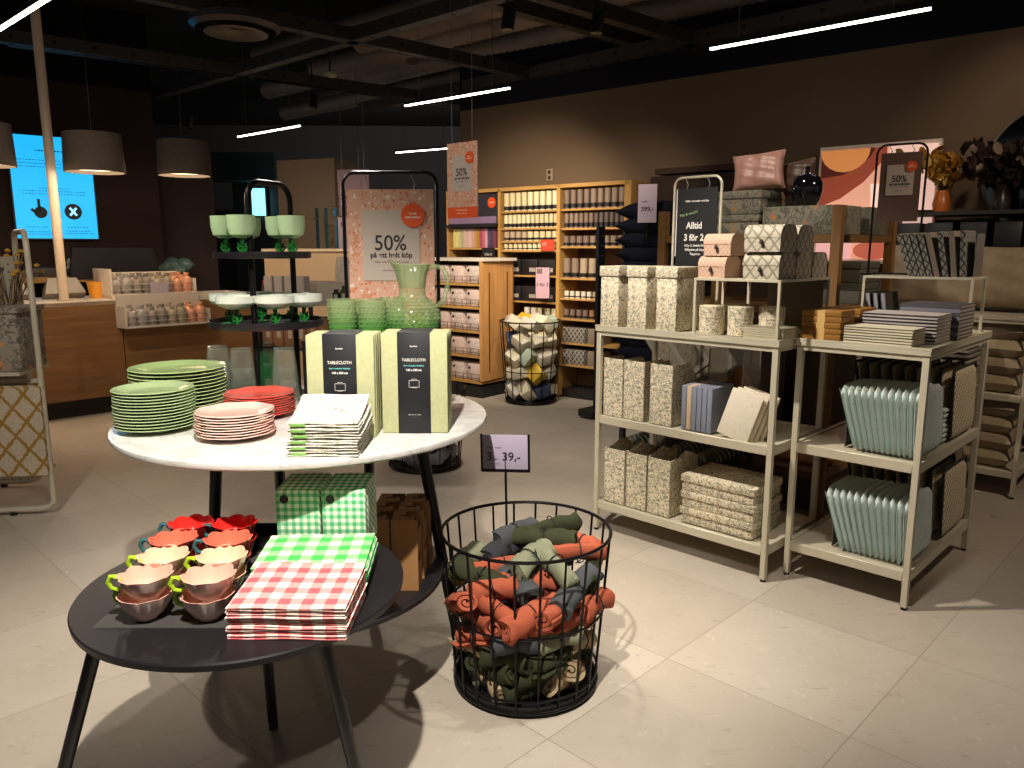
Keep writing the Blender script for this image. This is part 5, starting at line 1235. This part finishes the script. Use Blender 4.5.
# ================================================================ CANDLE SHELVES on the brown wall
t = thing('candle_shelves', 'tall light wood shelving full of candles against the brown wall', 'shelf unit', (wp(0, .35).x, wp(0, .35).y, 0), WY)
LW = wood('c79a58', 0, .8); LWV = wood('c79a58', 2, .8)
for s_, w_ in ((.12, .03), (.862, .035), (1.62, .04), (2.40, .07)): MB().box((s_, .17, 1.06), (w_, .34, 2.08)).build('upright', LWV, t)
MB().box((1.26, .17, 2.09), (2.32, .34, .035)).build('top_board', LW, t)
MB().box((1.26, .33, 1.08), (2.28, .012, 2.0)).build('back_panel', wood('6e5030', 2), t)
MB().box((1.26, .20, .05), (2.28, .26, .08)).build('plinth', mat('1c1713', .7), t)
s1 = [1.86, 1.69, 1.56, 1.467, 1.215, .95, .765, .52]; s2 = [1.862, 1.68, 1.505, 1.20, 1.00, .80, .56, .34]
for z in s1: MB().box((1.241, .17, z), (.72, .32, .018)).build('shelf_board', LW, t)
for z in s2: MB().box((2.0, .17, z), (.71, .32, .018)).build('shelf_board', LW, t)
for z in (1.49, 1.12, .72): MB().box((.49, .17, z), (.70, .32, .018)).build('shelf_board', LW, t)
wc = lambda s_, off, z: Vector(((W0+WA*s_+WN*(.35-off)).x, (W0+WA*s_+WN*(.35-off)).y, z))
cp = {}
def candle(c, r, h, loc, lab, grp):
    k = (c, r, h)
    if k in cp: return dup(cp[k], loc, 0, lab, grp)
    t = thing('pillar_candle', lab, 'candle', loc, 0, grp); MB().cyl((0, 0, 0), (0, 0, h), r, n=16).build('wax', mat(c, .45, 0, .03), t)
    MB().cyl((0, 0, h), (0, 0, h+.008), .0015, n=5).build('wick', CHAR, t); MB().cyl((0, 0, .012), (0, 0, min(h*.35, .05)), r+.0008, n=16).build('black_label', mat('1a1718', .5), t); cp[k] = t; return t
def crow(s0, s1_, n, z, cs, r, h, nm, depth=2):
    for i in range(n):
        f = i/(n-1) if n > 1 else 0; s_ = s0+(s1_-s0)*f; c = cs[min(len(cs)-1, int(f*len(cs)))]
        candle(c, r, h, wc(s_, .05, z+.009), f'{CNM.get(c, "pale")} pillar candle, {nth(i, n, "left", "right")} on the {nm}', 'candles on the '+nm)
CR, CR2, PB, BRW, GB, MG = 'd8cba0', 'e2dbb4', 'b5a188', '7e6a5c', '5d524c', '8d7a68'
CNM = {CR: 'cream', CR2: 'ivory', PB: 'pale beige', BRW: 'brown-grey', GB: 'dark grey', MG: 'taupe', '9c7250': 'brown', 'e0d8c8': 'white'}
crow(.93, 1.55, 9, 1.86, [CR, CR2], .031, .185, 'left bay top shelf'); crow(.92, 1.56, 12, 1.69, [CR2, CR], .023, .135, 'left bay second shelf')
crow(.93, 1.55, 9, 1.56, [PB, CR], .030, .095, 'left bay third shelf'); crow(.92, 1.55, 11, 1.467, [CR, CR2], .024, .065, 'left bay fourth shelf')
crow(1.69, 2.31, 9, 1.862, [BRW, MG], .031, .18, 'right bay top shelf'); crow(1.69, 2.32, 12, 1.68, [MG, BRW, GB, GB], .023, .14, 'right bay second shelf')
crow(1.69, 2.31, 9, 1.505, [BRW, MG], .031, .10, 'right bay third shelf'); crow(1.70, 2.0, 4, 1.20, [MG, PB], .038, .19, 'right bay fourth shelf')
crow(1.70, 2.30, 10, 1.00, ['e0d8c8', PB], .024, .07, 'right bay fifth shelf'); crow(1.70, 2.30, 9, .80, [BRW, '9c7250'], .027, .09, 'right bay sixth shelf')
crow(1.2, 1.55, 5, .765, ['e0d8c8', CR2], .032, .12, 'left bay seventh shelf')
def smallbox(lab, grp, s_, off, z, w_, d, h, c, lbl=True):
    t = thing('candle_box', lab, 'box', wc(s_, off, z), WY, grp); MB().box((0, d/2, h/2), (w_, d, h), bev=.003).build('box_body', mat(c, .5) if isinstance(c, str) else c, t)
    if lbl: MB().box((w_*.2, -.001, h*.35), (w_*.4, .002, h*.25)).build('box_label', mat('a9a095', .6), t)
    return t
for i in range(3):
    smallbox(f'black candle box, {nth(i, 3, "left", "right")} on the left bay fifth shelf', 'black candle boxes high', 1.02+i*.22, .03, 1.224, .2, .2, .16, '1c1a1c')
    smallbox(f'black candle box, {nth(i, 3, "left", "right")} on the left bay sixth shelf', 'black candle boxes low', 1.02+i*.22, .03, .959, .2, .2, .15, '201d20')
PT = trellis('4c4744', 'a39a8e', .05, .12)
for z, nm in ((.569, 'upper'), (.349, 'lower')):
    smallbox(f'dark patterned box at left on the {nm} low shelf of the right bay', None, 1.80, .03, z, .26, .2, .15, PT, False); smallbox(f'taupe box with black dot at right on the {nm} low shelf of the right bay', None, 2.05, .03, z, .16, .2, .15, '8b7c6c')
# red price plate, outlet, banner, book row
o = thing('red_price_card', 'small orange-red card on the candle shelf', 'price sign', wc(1.50, -.01, 1.475), WY); MB().box((0, 0, .05), (.17, .004, .11)).build('card', mat('c8432a', .6, 0, .02), o); m = MB(); m.box((-.04, -.003, .07), (.06, .001, .006)).box((-.04, -.003, .05), (.05, .001, .006)); m.build('card_print', mat('e8c8b8', .6), o)
A_ = wp(1.26, .0); o = thing('wall_outlet', 'beige double wall outlet above the candle shelves', 'outlet', (A_.x, A_.y, 2.24), WY); MB().box((0, -.008, 0), (.08, .014, .12), bev=.003).build('cover_plate', mat('9c8a74', .5), o)
for z in (-.027, .027): MB().cyl((0, -.018, z), (0, -.014, z), .020, n=20).build('socket', mat('2a2420', .5), o)
t = thing('dark_poster', 'dark violet poster with orange dot above the book row', 'poster', wc(.49, .0, 1.745), WY); MB().box((0, 0, .155), (.70, .01, .31)).build('poster_sheet', mat('2a2430', .5, 0, .1, 3), t)
MB().box((0, -.007, .045), (.68, .003, .07)).build('lilac_stripe', mat('8f7596', .5), t); MB().cyl((.28, -.012, .22), (.28, -.006, .22), .055, n=28).build('orange_dot', ORG, t)
text('NYHET', .022, mat('f3c9b0', .6, 0, 0), t, (.28, -.0135, .213), bold=.0004); MB().box((0, -.02, -.015), (.72, .06, .03)).build('black_ledge', BLACK, t)
bk = ['d9cf7a', 'e0d68a', 'cfc69a', 'b9b38c', 'd8c0a8', 'dcb8b0', 'e2c4c4', 'd9a8a8', 'c9a060', 'b98a3c', 'a8506a', 'c06a7a', 'd8a0b0', '5a4a6a', '4a3a58', '7a3a4a']
for i, c in enumerate(bk):
    o = tag(MB().box((0, .09, .10), (.036, .18, .2), bev=.003).build('napkin_pack', mat(c, .6)), f'{"yellow yellow beige olive peach pink rose coral ochre mustard crimson raspberry blush violet plum maroon".split()[i]} upright napkin pack, {nth(i, 16, "left", "right")} in the coloured row', 'napkin pack', 'coloured napkin packs'); o.location = wc(.20+i*.0385, .02, 1.50); o.rotation_euler.z = WY
o = thing('dark_offer_card', 'small black offer card below the coloured napkin row', 'price sign', wc(.72, -.01, 1.36), WY); MB().box((0, 0, .07), (.18, .004, .14)).build('card', BLACK, o); text('3 för 2', .036, mat('cfc8bc', .6), o, (0, -.0032, .06), bold=.0006)

# ================================================================ END CABINET with patterned packs
EC = Vector((-.307, 7.60, 0)); EY = radians(54); e1 = Vector((cos(EY), sin(EY), 0)); FY = radians(-39); 
t = thing('display_cabinet', 'light wood display cabinet with white top and slotted end panel', 'cabinet', EC, FY)
LG = (e1.length*.63)
MB().box((-.44, .26, 1.385), (.96, .52, .03)).build('white_top', mat('d8cfc0', .5), t)
p = MB().box((.26, 0, .775), (.52, .04, 1.19)).build('end_panel', wood('d09a5c', 2, .5), t); p.rotation_euler.z = EY-FY
for x in (.11, .41): o = MB().box((x, -.0215, .76), (.012, .004, 1.0)).build('slot', DARK, p)
MB().box((-.45, .50, .72), (.90, .02, 1.3)).build('back_panel', wood('a87a48', 2, .5), t); MB().box((-.91, .25, .72), (.02, .50, 1.3)).build('side_panel', LWV, t)
zs = (.17, .43, .68, .92, 1.15)
for z in zs: MB().box((-.455, .25, z-.012), (.90, .48, .024)).build('shelf_board', LW, t)
MB().box((-.45, .25, .06), (.86, .44, .12)).build('plinth', DARK, t)
PP = floral('e2cfc6', 'b89a94', 'a99a94', 22); PP2 = mat('dcc4ba', .6)
for k, z in enumerate(zs):
    for i in range(4):
        p_ = EC+Vector((cos(FY), sin(FY), 0))*(-.79+i*.215)+Vector((-sin(FY), cos(FY), 0))*.14; o = thing('patterned_pack', f'pink-white patterned pack, {nth(i, 4, "left", "right")} on the {ORD[k]} cabinet shelf from below', 'package', (p_.x, p_.y, z), FY, 'patterned packs in the display cabinet')
        MB().box((0, 0, .088), (.18, .2, .176), bev=.02)  .build('pack_body', PP if (i+k) % 3 else PP2, o); MB().cyl((-.05, -.103, .13), (-.05, -.101, .13), .014, n=14).build('black_sticker', BLACK, o)
    m = MB(); c_ = mat('3a3030', .4, .5)
    for zz_ in (.03, .07): m.box((-.47, .015, z+zz_), (.86, .004, .004))
    for i in range(9): m.box((-.9+i*.107, .015, z+.035), (.004, .004, .07))
    m.build('wire_rail', c_, t)['kind'] = 'stuff'

# ================================================================ REAR BASKETS
wire_basket('black wire basket heaped with wrapped packs in front of the candle shelves', (.185, 7.50, 0), .245, .305, .80, 16, (.04, .40), .005, .007)
cs = ['cfc8b0', 'd8d0b4', 'cdc6b4', '2f3a52', 'cfc8b0', 'd8d0b4', 'b9b4a2', 'cdc6b4', 'a9b8a4', 'd8d0b4', '36415c', 'cfc8b0', 'c9a42c']
random.seed(11); cn2 = {'c9c2a6': 'beige', 'd8d0b4': 'cream', '2f3a52': 'navy', 'd7cf9a': 'pale yellow', 'b9b4a2': 'grey-beige', '36415c': 'slate blue', 'cdc6b4': 'off-white', 'c9a42c': 'yellow', 'a9b8a4': 'pale green', 'cfc8b0': 'ivory'}
def packs(cx, cy, rmax, zs_, n, sz, cols_, where, grp, fill='cdc6b4'):
    for li, z in enumerate(zs_):
        for k in range(n):
            c = cols_[(li*3+k*7) % len(cols_)]; a = 2*pi*k/n+li*.5; r_ = rmax*(.72 if k % 2 else .68)
            o = tag(MB().box((0, 0, 0), sz, bev=.006).build('wrapped_pack', mat(c, .5)), f'{cn2.get(c, "silver grey")} wrapped pack, layer {["bottom","second","third","fourth","top"][li]}, {dirs[int((a % (2*pi))/(2*pi)*8) % 8]} {where}', 'package', grp)
            o.location = (cx+r_*cos(a), cy+r_*sin(a), z); o.rotation_euler = (random.uniform(-.9, .9), random.uniform(-.6, .6), a+random.uniform(-.5, .5))
packs(.185, 7.50, .235, (.13, .30, .46, .62, .78), 7, (.16, .15, .10), cs, 'in the far basket', 'packs in the far basket')
o = thing('price_sign', 'pink-lilac 3 för 2 card on a black rod above the far basket', 'price sign', (.30, 7.62, .42)); o.rotation_euler.z = radians(-12)
MB().cyl((0, 0, 0), (0, 0, .52), .006, n=8).build('rod', BLKM, o); MB().box((0, 0, .74), (.135, .006, .30)).build('price_card', mat('c09aa6', .5, 0, .02), o); MB().box((0, .006, .74), (.145, .006, .315)).build('card_holder', BLKM, o)
text('3 för 2', .044, mat('5a4450', .6), o, (0, -.004, .71), bold=.001); MB().box((-.03, -.004, .855), (.055, .002, .05)).build('small_photo', mat('6e5f5a', .6), o)
wire_basket('black wire basket with silver packs partly hidden behind the marble table', (-.61, 5.22, 0), .245, .288, .552, 18, (.11, .52))
packs(-.61, 5.22, .215, (.10, .20, .31, .42), 7, (.13, .12, .09), ['8f8d92', 'a9a7aa', '77757c'], 'in the basket behind the marble table', 'silver packs behind the marble table')

# ================================================================ CENTRE BACKGROUND: grey display table, half wall, banners
DT = Vector((-2.15, 6.6, 0)); DY = radians(-24); dt = lambda x, y, z=0: Vector((DT.x+x*cos(DY)-y*sin(DY), DT.y+x*sin(DY)+y*cos(DY), z))
t = thing('display_table', 'dark framed display table with grey top behind the tiered stand', 'table', DT, DY)
MB().box((.62, .35, 1.045), (1.35, .75, .03)).build('tabletop', mat('9a9088', .5), t); MB().box((.62, .52, 1.13), (1.3, .34, .14)).build('raised_step', mat('a79d92', .5), t)
MB().box((.62, .35, .655), (1.33, .7, .02)).build('lower_shelf', BLACK, t)
for x in (-.03, 1.27):
    for y in (.0, .70): MB().box((x, y, .515), (.03, .03, 1.03)).build('leg', BLACK, t)
g = None
for i in range(11):
    lab = f'brown paper gift box with white label, {nth(i, 11, "left", "right")} on the table shelf'
    L = dt(.03+i*.118, .10, .666)
    if g is None:
        g = thing('brown_gift_box', lab, 'box', L, DY, 'brown gift boxes under the display table'); MB().box((0, 0, .13), (.105, .14, .26), bev=.003).build('box_body', mat('8a6242', .8), g); MB().box((.01, -.072, .12), (.04, .002, .09)).build('white_label', mat('b8a48e', .6), g)
    else: dup(g, L, DY, lab)
g = None
for i, x in enumerate((.02, .13, .24, .36)):
    lab = f'tall grey-white carton, {nth(i, 4, "left", "right")} on the grey display table'; L = dt(x, .12, 1.062)
    if g is None: g = thing('grey_carton', lab, 'box', L, DY, 'grey-white cartons'); MB().box((0, 0, .10), (.085, .08, .20), bev=.003).build('box_body', mat('a89c94', .6), g); MB().box((0, -.041, .045), (.02, .002, .012)).build('carton_print', mat('7f736c', .6), g)
    else: dup(g, L, DY, lab)
t = thing('white_jug', 'white ceramic vase on the step of the grey table', 'vase', dt(.50, .52, 1.201)); MB().lathe([(0, 0), (.07, 0), (.085, .06), (.07, .17), (.06, .22), (.052, .22), (.06, .16), (0, .02)], 28).build('vase_body', mat('c2b6a6', .4), t)
t = thing('brown_bottle', 'slim olive bottle on the step of the grey table', 'bottle', dt(.90, .50, 1.201)); MB().lathe([(0, 0), (.03, 0), (.032, .16), (.014, .21), (.012, .27), (0, .27)], 20).build('bottle_body', mat('6e5a3c', .3), t)
t = thing('taupe_box', 'taupe box beside the olive bottle', 'box', dt(.82, .50, 1.201), DY); MB().box((-.0, 0, .07), (.07, .08, .145), bev=.003).build('box_body', mat('75624e', .7), t)
t = thing('white_vase_pair', 'tall white conical vase right of the olive bottle', 'vase', dt(1.06, .5, 1.201)); MB().lathe([(0, 0), (.05, 0), (.035, .1), (.025, .17), (.02, .17), (0, .02)], 24).build('vase_body', mat('c4b8a8', .4), t)
for i, (x, c, h) in enumerate([(.72, '2e3020', .10), (.80, '3a3a28', .13), (.90, '26281e', .12), (1.0, '33331f', .14)]):
    t = thing('dark_jar', f'dark green-black jar, {nth(i, 4, "left", "right")} on the front of the grey table', 'jar', dt(x, .10, 1.062), 0, 'dark jars'); MB().lathe([(0, 0), (.032, 0), (.034, h*.7), (.02, h*.8), (.02, h), (0, h)], 18).build('jar_body', mat(c, .25), t); MB().box((0, -.034, h*.35), (.03, .003, .05)).build('jar_label', mat('9c9a88', .6), t)
t = thing('red_cap_bottle', 'small clear bottle with red cap left of the grey cartons', 'bottle', dt(-.05, .12, 1.062)); MB().cyl((0, 0, 0), (0, 0, .12), .025, n=16).build('bottle_body', mat('4a4440', .2), t); MB().cyl((0, 0, .12), (0, 0, .16), .016, n=14).build('red_cap', mat('a32c28', .4), t)
# half wall
t = thing('half_wall', 'low beige display partition behind the grey table', 'partition', (-1.88, 8.78, 0), radians(-6)); MB().box((0, 0, .73), (1.84, .12, 1.46)).build('panel', wmat('b59a78'), t); MB().box((0, 0, 1.475), (1.88, .16, .03)).build('cap', mat('c7b090', .6), t)
t = thing('banner', 'pinkish -30% sale banner hanging behind the poster', 'sign', (-1.98, 9.9, 1.55), radians(-14)); MB().box((0, 0, .45), (.42, .02, .92)).build('banner_sheet', mat('94787a', .7, 0, .03), t)
text('-30%', .14, INKB, t, (-.02, -.012, .36), bold=.002); text('på allt', .05, INKB, t, (-.02, -.012, .26)); text('utvalda varor', .035, INKB, t, (-.02, -.012, .19))
for x in (-.15, .15): MB().cyl((x, 0, .9), (x, 0, 2.5), .004, n=5).build('wire', mat('6f6b66', .4), t)
t = thing('small_poster', 'pale small poster with red dot below the -30% banner', 'poster', (-1.93, 9.5, 1.49), radians(-8)); MB().box((0, 0, .18), (.36, .012, .38)).build('poster_sheet', mat('a89a9c', .6, 0, .02), t); MB().cyl((-.11, -.01, .29), (-.11, -.006, .29), .035, n=20).build('red_dot', mat('8c3030', .5), t); MB().cyl((.1, .01, .3), (.1, .01, 2.6), .003, n=5).build('wire', BLACK, t)
t = thing('glass_hanger_rack', 'thin brass frame rack in front of the beige column', 'rack', (-2.45, 9.6, 0), radians(-14)); m = MB(); m.tube([(-.45, 0, 0), (-.45, 0, 1.85), (.3, 0, 1.85), (.3, 0, 0)], .012, 8); m.build('rack_frame', mat('6a5234', .5, .3), t)
# hanging plant-like fixture near the banner
t = thing('potted_plant', 'small dark green plant above the beige column edge', 'plant', (-2.15, 9.75, 1.92)); m = MB(); rnd = random.Random(2)
for k in range(14):
    a = rnd.uniform(0, 6.3); b = Vector((0, 0, rnd.uniform(0, .22))); e = b+Vector((.2*cos(a), .15*sin(a), rnd.uniform(-.02, .05))); s_ = Vector((-sin(a), cos(a), 0))*.02
    m.add([b, (b+e)/2+s_, e, (b+e)/2-s_], [(0, 1, 2, 3)])
m.build('leaves', mat('23301f', .6), t); MB().cyl((0, 0, -.03), (0, 0, .24), .012, n=8).build('stem', mat('3a3a24', .7), t); MB().box((0, 0, -.05), (.16, .1, .04)).build('bracket', mat('4a3a26', .6), t)
